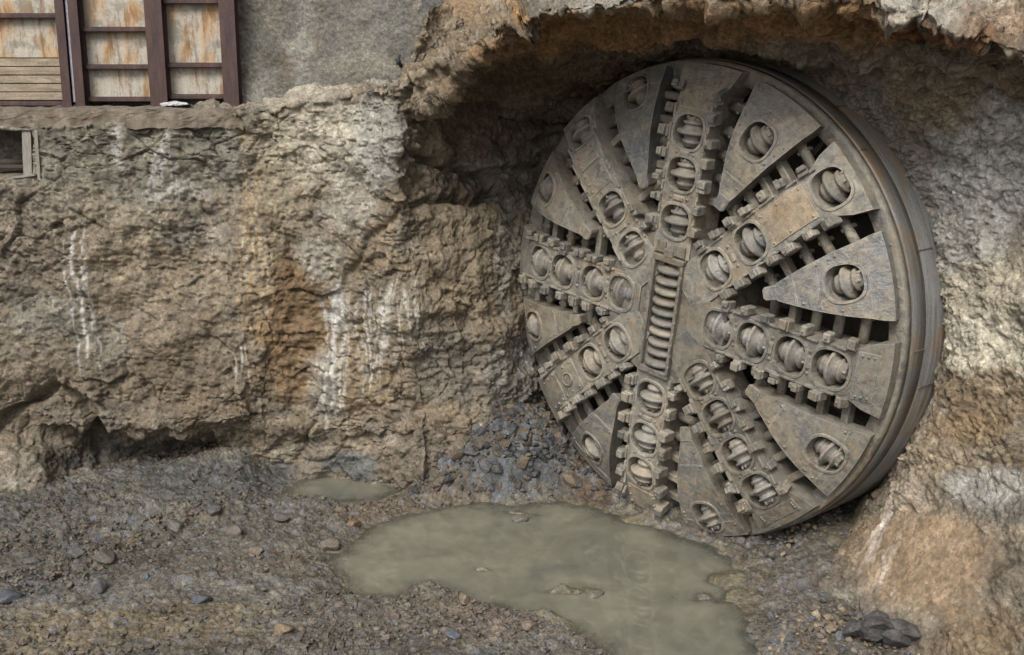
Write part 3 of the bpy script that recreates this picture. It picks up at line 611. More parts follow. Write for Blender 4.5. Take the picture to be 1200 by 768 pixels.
def build_stones(mat):
    r = np.random.default_rng(11)
    # loose gravel all over the pit floor, thicker in the rubble rows
    px = r.uniform(-150, 1150, 42000); py = 545+r.uniform(0, 1, 42000)*290
    G = at_z(px, py, .08); X, Y = G[:, 0], G[:, 1]; z, s = ground_z(X, Y, False)
    dens = .22+.5*np.clip(fbm(G, .9, 3, 702)+.1, 0, 1)+.0*X
    for (a, b, w) in (((0, 652), (170, 618), .4), ((170, 618), (420, 590), .45), ((0, 700), (120, 660), .35), ((470, 695), (690, 758), .4), ((200, 690), (330, 650), .3), ((380, 765), (500, 715), .5), ((640, 590), (900, 690), .25), ((880, 620), (1010, 640), .4), ((430, 590), (520, 575), .4)):
        a = at_z(*a)[:2]; b = at_z(*b)[:2]; ab = b-a; t = np.clip(((X-a[0])*ab[0]+(Y-a[1])*ab[1])/(ab@ab), 0, 1)
        dens += .9*np.exp(-(np.hypot(X-a[0]-t*ab[0], Y-a[1]-t*ab[1])/w)**2)
    ramp = blob(px, py, 1090, 680, 120, 90)
    ok = (s > -.03) & (r.uniform(0, 1, len(X)) < dens*.6) & (ramp < .3) & ~((px > 700) & (py < 640)) & ~((px > 905) & (py < 760))
    idx = np.where(ok)[0][:12000]; n = len(idx)
    size = np.clip(r.lognormal(math.log(.026), .5, n), .012, .08)
    pos = np.stack([X[idx], Y[idx], z[idx]-size*.05], -1)
    cols = stone_cols(n, r, [(101, 94, 84), (97, 91, 84), (105, 95, 83), (90, 88, 85), (108, 100, 90), (96, 87, 76)])
    scatter('gravel', pos, size, cols, .45, .5, 21, mat, 'grey brown gravel and crumbs of rock strewn over the muddy pit floor')
    # slate rubble on the mound beside the machine
    n = 1500; a = r.normal(0, .78, (n, 2))*A([1.0, .85]); X = .12+a[:, 0]; Y = 16.85+a[:, 1]; z, s = ground_z(X, Y, False)
    ok = (s > .05) & (z > .12); X, Y, z = X[ok], Y[ok], z[ok]; n = len(X)
    size = np.clip(r.lognormal(math.log(.06), .6, n), .02, .2)
    cols = stone_cols(n, r, [(80, 82, 86), (74, 76, 78), (92, 93, 94), (64, 66, 68), (98, 88, 74), (84, 80, 74), (90, 80, 68)])
    scatter('slate_rubble', np.stack([X, Y, z+size*.02], -1), size, cols, .6, .5, 22, mat, 'blue grey slate rubble heaped beside the machine face')
    # crumbs along the foot of the right rock
    n = 1400; px = r.uniform(900, 1150, n); t = (px-900)/250
    py = np.where(r.uniform(0, 1, n) < .5, 622+(px-900)*.0+r.normal(0, 16, n), 735+r.normal(0, 18, n))
    keep = ~((px > 985) & (py < 690)); px, py = px[keep], py[keep]; n = len(px)
    G = at_z(px, py, .15); z, s = ground_z(G[:, 0], G[:, 1], False)
    size = np.clip(r.lognormal(math.log(.035), .5, n), .015, .09)
    cols = stone_cols(n, r, [(112, 104, 94), (90, 90, 92), (134, 120, 100), (100, 90, 78)])
    scatter('crushed_rock', np.stack([G[:, 0], G[:, 1], z+size*.2], -1), size, cols, .45, .55, 23, mat, 'crushed rock lying under the rim of the cutterhead')

    # single stones one can point at
    S = [(385, 637, 15, .62, (132, 122, 110), 'flat round pale stone at the left tip of the puddle'),
         (115, 694, 14, .85, (112, 110, 110), 'round grey cobble alone on the mud at lower left'),
         (332, 750, 13, .85, (134, 118, 96), 'round tan cobble at the bottom edge of the mud'),
         (90, 660, 13, .6, (92, 92, 92), 'dark grey stone with a shadowed hollow in the left rubble row'),
         (122, 662, 15, .6, (104, 98, 90), 'lumpy brown stone in the left rubble row beside a dark grey one'),
         (38, 668, 12, .5, (98, 96, 94), 'flat slab of rock at the left end of the rubble row'),
         (205, 622, 14, .6, (110, 106, 100), 'broad grey stone on top of the long rubble row'),
         (252, 610, 12, .6, (100, 98, 98), 'angular grey stone in the middle of the long rubble row'),
         (275, 628, 14, .55, (114, 106, 98), 'flat brownish stone at the front of the long rubble row'),
         (330, 612, 12, .6, (102, 98, 94), 'grey stone near the right end of the long rubble row'),
         (235, 709, 13, .4, (80, 84, 92), 'thin blue grey flake of slate lying on tan mud'),
         (172, 682, 7, .6, (92, 104, 112), 'small bluish stone on the tan mud'),
         (415, 612, 11, .6, (134, 112, 86), 'brown stone at the far shore of the puddle'),
         (530, 748, 12, .5, (96, 100, 108), 'bluish flat stone on the near shore of the puddle'),
         (462, 730, 11, .6, (120, 108, 98), 'pinkish brown stone on the bank left of the near shore'),
         (545, 712, 12, .6, (136, 120, 104), 'pale brown stone on the bank jutting into the puddle'),
         (620, 738, 11, .55, (124, 110, 98), 'brown stone where the near bank meets the water'),
         (12, 705, 16, .5, (88, 92, 98), 'bluish slab at the left edge of the pit floor'),
         (695, 688, 13, .45, (112, 106, 94), 'flat wet stone standing out of the middle of the puddle'),
         (608, 603, 11, .45, (116, 112, 104), 'pale stone breaking the water at the far side of the puddle'),
         (400, 725, 9, .7, (110, 100, 92), 'small rounded stone among gravel below the puddle tip'),
         (300, 655, 10, .6, (118, 104, 90), 'brown stone on the open mud between rubble row and puddle'),
         (905, 655, 12, .55, (104, 98, 90), 'grey brown stone under the rim of the cutterhead'),
         (945, 622, 15, .6, (84, 84, 84), 'dark block wedged beneath the shield')]
    for k, (x, y, rp, fl, c, lab) in enumerate(S):
        g = at_z(x, y, .1); zz, ss = ground_z(A([g[0]]), A([g[1]]), False); rad = rp/F_PX*np.linalg.norm(g-A([0, 0, CAM_H]))
        V, Fc = stone_shape(3, 900+k, fl, 12, .05); V = V*rad; V += (fbm(V, 1.1/rad*2, 3, 30+k)*rad*.05)[:, None]*(V/rad)
        me = mesh_np('stone', V, Fc, np.tile(lin(c)*.75, (len(V), 1)), True, 3)
        o = link('stone', me, mat, None, (g[0], g[1], max(float(zz[0]), .0)+rad*fl*.35), (random.uniform(-.15, .15), random.uniform(-.15, .15), random.uniform(0, 6)))
        tag(o, lab, 'stone', 'stones lying on the pit floor')
    # black wet boulder split in lumps at the lower right
    g = at_z(1030, 752, .15); vs, fs = [], []; b = 0
    for k, (ox, oy, oz, sx) in enumerate([(-.24, .05, .04, .23), (.02, .03, .07, .26), (.26, -.03, .03, .25), (-.1, -.1, .02, .19), (.13, -.12, .01, .2), (.0, .12, .05, .22)]):
        V, Fc = stone_shape(3, 700+k, .62, 16, .03); V = V*sx+A([ox, oy, oz+.05]); vs.append(V); fs.append(Fc+b); b += len(V)
    V = np.concatenate(vs); me = mesh_np('boulder', V, np.concatenate(fs), lin((62, 62, 64))*(1+.9*sstep(.1, .5, fbm(V, 9, 4, 3)))[:, None]*A([1, .96, .9]), False, 3)
    zz, _ = ground_z(A([g[0]]), A([g[1]]), False)
    tag(link('boulder', me, mat, None, (g[0], g[1], float(zz[0])+.06)), 'dark wet cracked boulder at the foot of the tan ramp', 'boulder')
# ------------------------------------------------------------------ tunnelling machine
def dome(r): return -.31*np.clip((np.asarray(r, float)-2.35)/.95, 0, None)**1.6
def superell(n, rx, ry, p=2.6):
    out = []
    for k in range(n):
        a = 2*math.pi*(k+.5)/n; c, s = math.cos(a), math.sin(a)
        out.append((rx*math.copysign(abs(c)**(2/p), c), ry*math.copysign(abs(s)**(2/p), s)))
    return out
def pip(p, poly):
    c = False; x, y = p; n = len(poly)
    for i in range(n):
        a, b = poly[i], poly[(i+1) % n]
        if (a[1] > y) != (b[1] > y) and x < (b[0]-a[0])*(y-a[1])/(b[1]-a[1])+a[0]: c = not c
    return c
def dense(poly, step):
    out = []
    for i in range(len(poly)):
        a, b = A(poly[i]), A(poly[(i+1) % len(poly)]); n = max(1, int(np.linalg.norm(b-a)/step))
        out += [tuple(a+(b-a)*k/n) for k in range(n)]
    return out
def plate_mesh(bm, outline, holes, depth, lift=0.0, hole_depth=.34, taper=0.0, rim=True, domed=True):
    """steel plate with openings following the domed face; local frame x=along, y=-out, z=across"""
    W = (lambda s, c: float(dome(math.hypot(s, c)))+lift) if domed else (lambda s, c: lift)
    outline = dense(outline, .11); hl = [[(hs+x, hc+y) for (x, y) in superell(22, rs, rc)] for (hs, hc, rs, rc) in holes]
    pts = list(outline); loops = [list(range(len(pts)))]
    for h in hl: loops.append(list(range(len(pts), len(pts)+len(h)))); pts += h
    xs = [p[0] for p in outline]; ys = [p[1] for p in outline]
    for x in np.arange(min(xs)+.06, max(xs), .12):
        for y in np.arange(min(ys)+.05, max(ys), .11):
            if pip((x, y), outline) and not any(math.hypot((x-hs)/(rs+.06), (y-hc)/(rc+.06)) < 1 for (hs, hc, rs, rc) in holes) and min(math.hypot(x-p[0], y-p[1]) for p in outline) > .05: pts.append((x, y))
    edges = [(l[i], l[(i+1) % len(l)]) for l in loops for i in range(len(l))]
    vo, _, fo, *_ = delaunay_2d_cdt([Vector(p) for p in pts], edges, [], 0, 1e-6)
    vs = [bm.verts.new((v.x, -W(v.x, v.y), v.y)) for v in vo]
    for f in fo:
        cx = sum(vo[i].x for i in f)/len(f); cy = sum(vo[i].y for i in f)/len(f)
        if not pip((cx, cy), outline) or any(pip((cx, cy), h) for h in hl): continue
        fc = bm.faces.new([vs[i] for i in f]); fc.smooth = True
    def wall(loop, dep, sh=1.0, cen=(0, 0)):
        top = [bm.verts.new((x, -W(x, y), y)) for x, y in loop]
        bot = [bm.verts.new((cen[0]+(x-cen[0])*sh, -(W(x, y)-dep), cen[1]+(y-cen[1])*sh)) for x, y in loop]
        for i in range(len(loop)):
            j = (i+1) % len(loop); bm.faces.new((top[i], top[j], bot[j], bot[i]))
    cen = (sum(xs)/len(xs), sum(ys)/len(ys))
    wall(outline, depth, 1-taper, cen)
    for h, (hs, hc, rs, rc) in zip(hl, holes):
        wall(h, hole_depth, .94, (hs, hc))
        if rim:
            n = len(h); sc = [(1.0, .0), (1.0, .022), (1.13, .022), (1.16, .0)]
            rg = []
            for k, lf in sc:
                rg.append([bm.verts.new((hs+(x-hs)*k, -(W(hs+(x-hs)*k, hc+(y-hc)*k)+lf), hc+(y-hc)*k)) for x, y in h])
            for a, b in zip(rg, rg[1:]):
                for i in range(n): bm.faces.new((a[i], a[(i+1) % n], b[(i+1) % n], b[i]))
def cutter_mesh(name, seed):
    r = random.Random(seed); m = MB()
    p = [(-.19, .07), (-.19, .10), (-.15, .105), (-.145, .122), (-.105, .126), (-.1, .108), (-.05, .116), (-.044, .14), (-.034, .146), (-.028, .19), (-.014, .208), (.014, .208), (.024, .19), (.03, .146), (.05, .14), (.056, .118), (.10, .114), (.105, .142), (.13, .142), (.135, .10), (.19, .092), (.19, .06)]
    m.lathe(p, (0, 0, 0), 'X', 28)
    for sx in (-1, 1):                                  # saddles that hold the axle
        m.box((sx*.185, .085, 0), (.06, .17, .16), bev=.012)
        for sz in (-.07, .07): m.lathe([(0, .018), (-.02, .018), (-.02, .002)], (sx*.185, .0, sz), 'Y', 8, False)
    for k in range(6):
        a = k*math.pi/3+r.random(); m.lathe([(.1, .014), (.145, .014), (.145, .002)], (0.062, .1*math.cos(a), .1*math.sin(a)), 'X', 6, False)
    return m.done(name)
def tooth_mesh(name, v):
    m = MB()   # frame: x along the spoke, -y outward, +z off the spoke's side
    if v == 0:
        m.box((0, .03, .03), (.17, .17, .15), bev=.014); m.box((.004, -.075, .05), (.14, .075, .13), bev=.012)
    elif v == 1:
        m.box((0, .02, .02), (.15, .15, .17), bev=.016); m.box((0, -.055, -.04), (.15, .05, .07), bev=.01); m.box((.01, -.07, .06), (.12, .08, .1), bev=.014)
    elif v == 2:
        m.box((0, .04, .04), (.19, .18, .12), bev=.014); m.box((-.03, -.06, .045), (.1, .07, .13), bev=.012); m.box((.06, -.05, .02), (.06, .04, .1), bev=.01)
    else:
        m.box((0, .02, .05), (.13, .2, .14), bev=.018); m.lathe([(.0, .02), (-.02, .02), (-.02, .002)], (0, -.082, .05), 'Y', 8, False)
    return m.done(name)

def build_machine():
    R = empty('tunnel_boring_machine', (DISC[0], DISC[1], 0), -YAW)
    tag(R, 'huge round mud caked tunnel boring machine head with disc cutters sitting in the rock portal', 'tunnel borer')
    H = DISC[2]
    mud = metal_mat('MudCakedSteel', (.195, .178, .145), (.155, .158, .155), .52, .25)
    tan = metal_mat('TanMudSteel', (.215, .178, .128), (.20, .19, .17), .9, .35)
    blue = metal_mat('BareSteel', (.212, .196, .164), (.165, .174, .18), .36, .2, .06)
    cut = metal_mat('CutterSteel', (.195, .178, .15), (.23, .23, .228), .45, .1)
    dark = metal_mat('DarkSteel', (.07, .06, .05), (.06, .06, .06), .6, .3)  # bulkhead colour darkened to deepen the shade seen through the gaps
    t = NT('ShieldSteel'); sx, sy, sz = t.sep(t.co)[:3]; an = t.math('ARCTAN2', sz, sx); cx = t.n.new('ShaderNodeCombineXYZ'); t.l(t.math('MULTIPLY', an, 1.6), cx.inputs[0]); t.l(t.math('MULTIPLY', sy, 9.0), cx.inputs[1])
    n1 = t.noise(1.3, 7, .65, .4); n2 = t.noise(1.6, 8, .72, .3, cx.outputs[0]); n3 = t.noise(34, 5, .7); n4 = t.noise(5.5, 6, .75, .2, cx.outputs[0])
    c = t.mix(t.ramp(n1, [(.44, 0), (.58, 1)]), (.135, .133, .128), (.15, .115, .08))
    c = t.mix(1, c, t.ramp(n2, [(.3, .5), (.5, 1.0), (.72, 1.6)]), 'MULTIPLY'); c = t.mix(.6, c, t.ramp(n3, [(.3, .6), (.5, 1.0), (.7, 1.4)]), 'MULTIPLY')
    c = t.mix(t.math('MULTIPLY', t.ramp(n4, [(.63, 0), (.69, 1)]), .6), c, (.34, .32, .29))
    shm = t.fin(c, t.ramp(n2, [(.3, .36), (.7, .6)]), .5, .0, t.bump(t.math('ADD', n2, t.math('MULTIPLY', n3, .4)), .4, .012))
    cutters = [cutter_mesh('disc_cutter', k) for k in range(3)]
    teeth = [tooth_mesh('scraper_tooth', k) for k in range(4)]
    for k, me in enumerate(cutters): me.materials.append(cut)
    for k, me in enumerate(teeth): me.materials.append(mud)
    def frame(o, ang): o.location = (0, 0, H); o.rotation_euler = (0, -(math.radians(ang)+SPIN), 0)
    rr = random.Random(5); ntooth = [0]; protoC = []; protoT = []
    def cutter(par, s, c, w, roll=0.0, scl=1.0):
        k = rr.randrange(3); o = link('disc_cutter', cutters[k], None, par, (s, -(w-.118), c), (rr.uniform(0, 6), roll, 0))
        o.rotation_euler = (rr.uniform(-.25, .25), roll, 0); o.scale = (min(scl, 1.02), scl, scl)
    def tooth(par, s, side, hw, sk=1.0):
        w = float(dome(math.hypot(s, hw))); e = .02
        slope = math.atan2(float(dome(s-.05))-float(dome(s+.05)), .1)
        o = link('scraper_tooth', teeth[rr.randrange(4)], None, par, (s+rr.uniform(-.02, .02), -(w+.01+rr.uniform(-.02, .02)), side*(hw+.005)), (0 if side > 0 else math.pi, 0, rr.uniform(-.05, .05)))
        # mirrored side: turn about the outward axis so it still points outward
        o.rotation_euler = (0, 0 if side > 0 else math.pi, 0); o.rotation_euler.z = slope*(1 if side > 0 else -1)+rr.uniform(-.05, .05)
        o.scale = (rr.uniform(.7, 1.0), rr.uniform(.8, 1.05), rr.uniform(.65, 1.0))
    SP = {90: ([1.22, 1.86, 2.42], mud, 'U'), 45: ([1.08, 1.75, 3.0], mud, 'UR'), 0: ([.95, 1.5, 2.09, 2.63], mud, 'R'), 315: ([1.11, 1.67, 2.22, 2.76], mud, 'LR'),
          270: ([1.33, 1.96, 2.5], mud, 'D'), 225: ([1.05, 1.7], mud, 'LL'), 180: ([.79, 1.34, 1.98, 2.5], mud, 'L'), 135: ([.96, 1.62, 2.9], mud, 'UL')}
    for ang, (cs, mt, nm) in SP.items():
        sp = bpy.data.objects.new('spoke', None)
        end = {'L': 3.20, 'LL': 3.22, 'UL': 3.25, 'D': 3.25}.get(nm, 3.285)
        if nm in ('U', 'D'): o_in = [(.98 if nm == 'D' else .75, -.31), (.98 if nm == 'D' else .75, .31)]
        else: o_in = [(.74, -.305), (.44, -.18), (.44, .18), (.74, .305)]
        fl = .42 if nm in ('R', 'UR', 'LR', 'U') else .34
        o_out = [(2.7, .315), (2.9, .33), (3.05, fl), (math.sqrt(end**2-(fl+.06)**2), fl+.06)]
        a1 = math.atan2(fl+.06, math.sqrt(end**2-(fl+.06)**2))
        arc = [(end*math.cos(a), end*math.sin(a)) for a in np.linspace(a1, -a1, 9)[1:-1]]
        out = o_in + o_out + arc + [(x, -y) for x, y in reversed(o_out)]
        holes = [(c, 0.0, .225 if c < 2.85 else .2, .24) for c in cs]
        m = MB(); plate_mesh(m.bm, out, holes, .52)
        # weld beads and bolted cover plates on the blank stretches
        def cover(s0, s1, hw, lift=.014):
            plate_mesh(m.bm, [(s0, -hw), (s0, hw), (s1, hw), (s1, -hw)], [], .03, lift, rim=False)
            for s in np.linspace(s0+.05, s1-.05, 3):
                for c in (-hw+.04, hw-.04): m.lathe([(0, .016), (-.02, .016), (-.02, .001)], (s, -(float(dome(math.hypot(s, c)))+lift), c), 'Y', 8, False)
        if nm == 'U': cover(2.72, 2.98, .26); cover(3.0, 3.19, .3, .02)
        if nm == 'LL': cover(2.05, 2.5, .24); cover(2.52, 2.98, .25, .02); m.lathe([(0, .11), (-.02, .11), (-.02, .085), (0, .085)], (2.28, -.02, 0), 'Y', 20, False)
        if nm == 'D': cover(2.8, 3.15, .27)
        if nm == 'R': cover(2.92, 3.15, .3)
        if nm == 'LR': cover(3.03, 3.19, .32)
        if nm == 'UL': cover(1.95, 2.3, .22); cover(2.35, 2.62, .2, .02)
        for a, b in zip(cs, cs[1:]):
            if b-a < .75:
                sm = (a+b)/2; m.box((sm, -(float(dome(sm))+.012), 0), (.06, .04, .16), bev=.01)
                for c in (-.14, .14): m.lathe([(0, .02), (-.018, .02), (-.018, .001)], (sm, -float(dome(sm)), c), 'Y', 8, False)
        for sd in (-1, 1):   # clamped wear strips along both edges
            s = (1.05 if nm not in 'UD' else 1.15)
            while s < 2.9:
                L = rr.uniform(.12, .26); m.box((s, -(float(dome(s))+.008), sd*.296), (L, .045, .036), bev=.008); s += L+rr.uniform(.03, .12)
        spo = m.build('spoke', mt, R); bpy.data.objects.remove(sp); frame(spo, ang)
        if nm == 'UR':
            m = MB(); plate_mesh(m.bm, [(2.02, -.225), (2.02, .225), (2.73, .235), (2.73, -.235)], [], .03, .016, rim=False)
            for s in (2.06, 2.35, 2.68):
                for c in (-.19, .19): m.lathe([(0, .014), (-.016, .014), (-.016, .001)], (s, -(float(dome(math.hypot(s, c)))+.016), c), 'Y', 8, False)
            m.build('cover_plate', tan, spo)
        for c in cs: cutter(spo, c, 0, float(dome(c)), 0, 1.1)
        # scraper teeth
        for sd in (-1, 1):
            s0 = 1.02 if nm not in ('U', 'D') else 1.12
            for s in np.arange(s0+rr.uniform(0, .08), 3.0, .295):
                if ntooth[0] >= 100: break
                tooth(spo, s, sd, .33); ntooth[0] += 1
        # bars between the spoke and its neighbours, set back from the face
        for sd in (-1, 1):
            for s in (1.55, 1.86, 2.17, 2.48, 2.79):
                hw = np.interp(s, [1.6, 1.98, 2.74, 3.2], [.07, .16, .40, .5]); c1 = s*math.tan(math.radians(22.5))-hw/math.cos(math.radians(22.5))+.10
                if s < 1.6: c1 = s*math.tan(math.radians(22.5))+.12
                w = float(dome(s))-.31
                if rr.random() < .5: m = MB(); m.box((0, 0, 0), (.10, .17, c1-.30), bev=.014)
                else:
                    m = MB(); m.tube((0, 0, -(c1-.30)/2), (0, 0, (c1-.30)/2), .065, 12); m.box((0, .03, (c1-.3)*.18), (.15, .16, .05), bev=.01)
                m.build('strut', mud, spo, (s, -w, sd*(c1+.30)/2))
    # wedge plates between the spokes
    wcut = {67.5: 2.69, 22.5: 2.78, -22.5: 2.95, -67.5: 2.98, -112.5: 2.79, -157.5: 2.8, 157.5: 2.86, 112.5: 2.98}
    for ang, cr in wcut.items():
        bl = ang in (67.5, 22.5, 112.5)
        ks = .93 if ang in (157.5, -157.5, 112.5) else 1.0
        h = [(1.66, .055), (1.69, .085), (1.84, .095), (1.93, .135), (2.3, .262), (2.74, .40), (3.0, .47), (3.14, .52), (3.235, .535)]
        if ang in (157.5, -157.5, -112.5): h = h[:-1]+[(3.16, .52)]
        h = [(s, c*ks) for s, c in h]
        a1 = math.atan2(h[-1][1], h[-1][0]); er = math.hypot(*h[-1])
        arc = [(er*math.cos(a), er*math.sin(a)) for a in np.linspace(a1, -a1, 9)[1:-1]]
        out = h + arc + [(x, -y) for x, y in reversed(h)]
        m = MB(); plate_mesh(m.bm, out, [(cr, 0, .22, .22)], .30, -.02, .3, .08)
        # welded seams and a wear cap on the tip
        plate_mesh(m.bm, [(1.67, .05), (1.70, .075), (1.86, .085), (1.86, -.085), (1.70, -.075), (1.67, -.05)], [], .03, -.002, rim=False)
        for s0 in ((2.12, 2.45) if bl else (2.2,)):
            hw = np.interp(s0, [x for x, _ in h], [c for _, c in h])-.03; plate_mesh(m.bm, [(s0, -hw), (s0, hw), (s0+.022, hw+.006), (s0+.022, -hw-.006)], [], .03, -.012, rim=False)
        for rg in (3.05,):
            aa = math.asin(.44*ks/rg); n = 9; o1 = [(rg*math.cos(a), rg*math.sin(a)) for a in np.linspace(-aa, aa, n)]; o2 = [((rg+.02)*math.cos(a), (rg+.02)*math.sin(a)) for a in np.linspace(aa, -aa, n)]
            plate_mesh(m.bm, o1+o2, [], .03, -.010, rim=False)
        for k in range(7):
            s = rr.uniform(2.0, 3.1); hw = np.interp(s, [x for x, _ in h], [c for _, c in h])-.06; c = rr.choice((-1, 1))*hw
            m.lathe([(0, .015), (-.016, .015), (-.016, .001)], (s, -(float(dome(math.hypot(s, c)))-.02), c), 'Y', 8, False)
        # stiffener web under the tip
        m.box((1.9, .19, 0), (.36, .25, .08)); m.box((1.76, .17, 0), (.10, .3, .15), bev=.01)
        wp = m.build('wedge_plate', blue if bl else mud, R); frame(wp, ang)
        cutter(wp, cr, 0, float(dome(cr))-.02, rr.uniform(-.5, .5), 1.0)
    # hub plate with the slot of centre cutters, in the frame of the vertical spokes
    m = MB(); out = [(1.06*math.cos(a), 1.06*math.sin(a)) for a in np.linspace(0, 2*math.pi, 25)[:-1]]
    bm2 = m.bm
    plate_mesh(m.bm, out, [(-.14, 0, .80, .235)], .5, -.03, .42, rim=False, domed=False)
    # two cheeks beside the slot stand proud of the plate
    for sd in (-1, 1):
        m.box((-.12, -.01, sd*.245), (1.62, .10, .05), bev=.012)
        for s in np.arange(-.82, .62, .16): m.box((s, -.055, sd*.262), (.1, .03, .03), bev=.006)
    for s in (-.93, .69): m.box((s, -.01, 0), (.09, .10, .54), bev=.012)
    m.box((.78, -.02, .0), (.12, .1, .16), bev=.012); m.box((.84, -.005, -.15), (.16, .06, .2), bev=.01); m.box((.84, -.005, .17), (.16, .06, .16), bev=.01)
    hub = m.build('hub_plate', mud, R); frame(hub, 90)
    cm = MB(); cm.lathe([(-.062, .14), (-.05, .15), (-.034, .2), (-.026, .235), (-.008, .245), (.012, .245), (.028, .232), (.036, .2), (.05, .15), (.062, .14)], (0, 0, 0), 'X', 36, False)
    cme = cm.done('centre_cutter'); cme.materials.append(cut)
    for k in range(10): link('centre_cutter', cme, None, hub, (-.80+k*.148, .145+rr.uniform(-.015, .015), 0), (rr.uniform(0, 6), rr.uniform(-.03, .03), rr.uniform(-.07, .0)))
    m = MB(); m.lathe([(-.85, .13), (.62, .13)], (0, .16, 0), 'X', 16, False); m.build('centre_axle', dark, hub)
    # rim ring, shield and bulkhead, turned about the machine's axis
    m = MB(); m.lathe([(.52, 3.08), (.485, 3.10), (.475, 3.20), (.465, 3.25), (.465, 3.30), (.48, 3.328), (.582, 3.334), (.588, 3.29), (.66, 3.24)], (0, 0, 0), 'Y', 160, False)
    m.lathe([(.52, 3.08), (.72, 3.06)], (0, 0, 0), 'Y', 120, False)
    for k in range(40):
        a = k*2*math.pi/40+.05; m.lathe([(0, .014), (-.014, .014), (-.014, .001)], (3.265*math.cos(a), .468, 3.265*math.sin(a)), 'Y', 8, False)
    rg = m.build('rim_ring', mud, R, (0, 0, H))
    m = MB(); m.lathe([(.625, 3.22), (.612, 3.30), (.614, 3.335), (.63, 3.346), (.90, 3.350), (.903, 3.345), (.912, 3.345), (.915, 3.351), (3.4, 3.365)], (0, 0, 0), 'Y', 180, False)
    for k in range(7):      # weld straps and rub strips on the shield skin
        a = rr.uniform(-1.1, 1.4); y0 = rr.uniform(.55, 1.2); L = rr.uniform(.1, .5)
        da = rr.uniform(.002, .006)
        q = Matrix.Rotation(-a, 3, 'Y'); m.box(tuple(q @ Vector((3.362, y0+L/2, 0))), (.008, L, rr.uniform(.012, .02)), q, .003)
    m.build('shield', shm, R, (0, 0, H))
    m = MB(); m.lathe([(1.0, .02), (1.0, 3.24)], (0, 0, 0), 'Y', 72, False)
    m.lathe([(1.0, 1.2), (.42, 1.03), (.40, .9), (.40, .02)], (0, 0, 0), 'Y', 48, False)
    for k in range(24):
        a = k*math.pi/12+.1; m.box((2.2*math.cos(a), .85, 2.2*math.sin(a)), (1.9, .26, .05), Matrix.Rotation(-a, 3, 'Y'))
    m.build('bulkhead', dark, R, (0, 0, H))
    return R

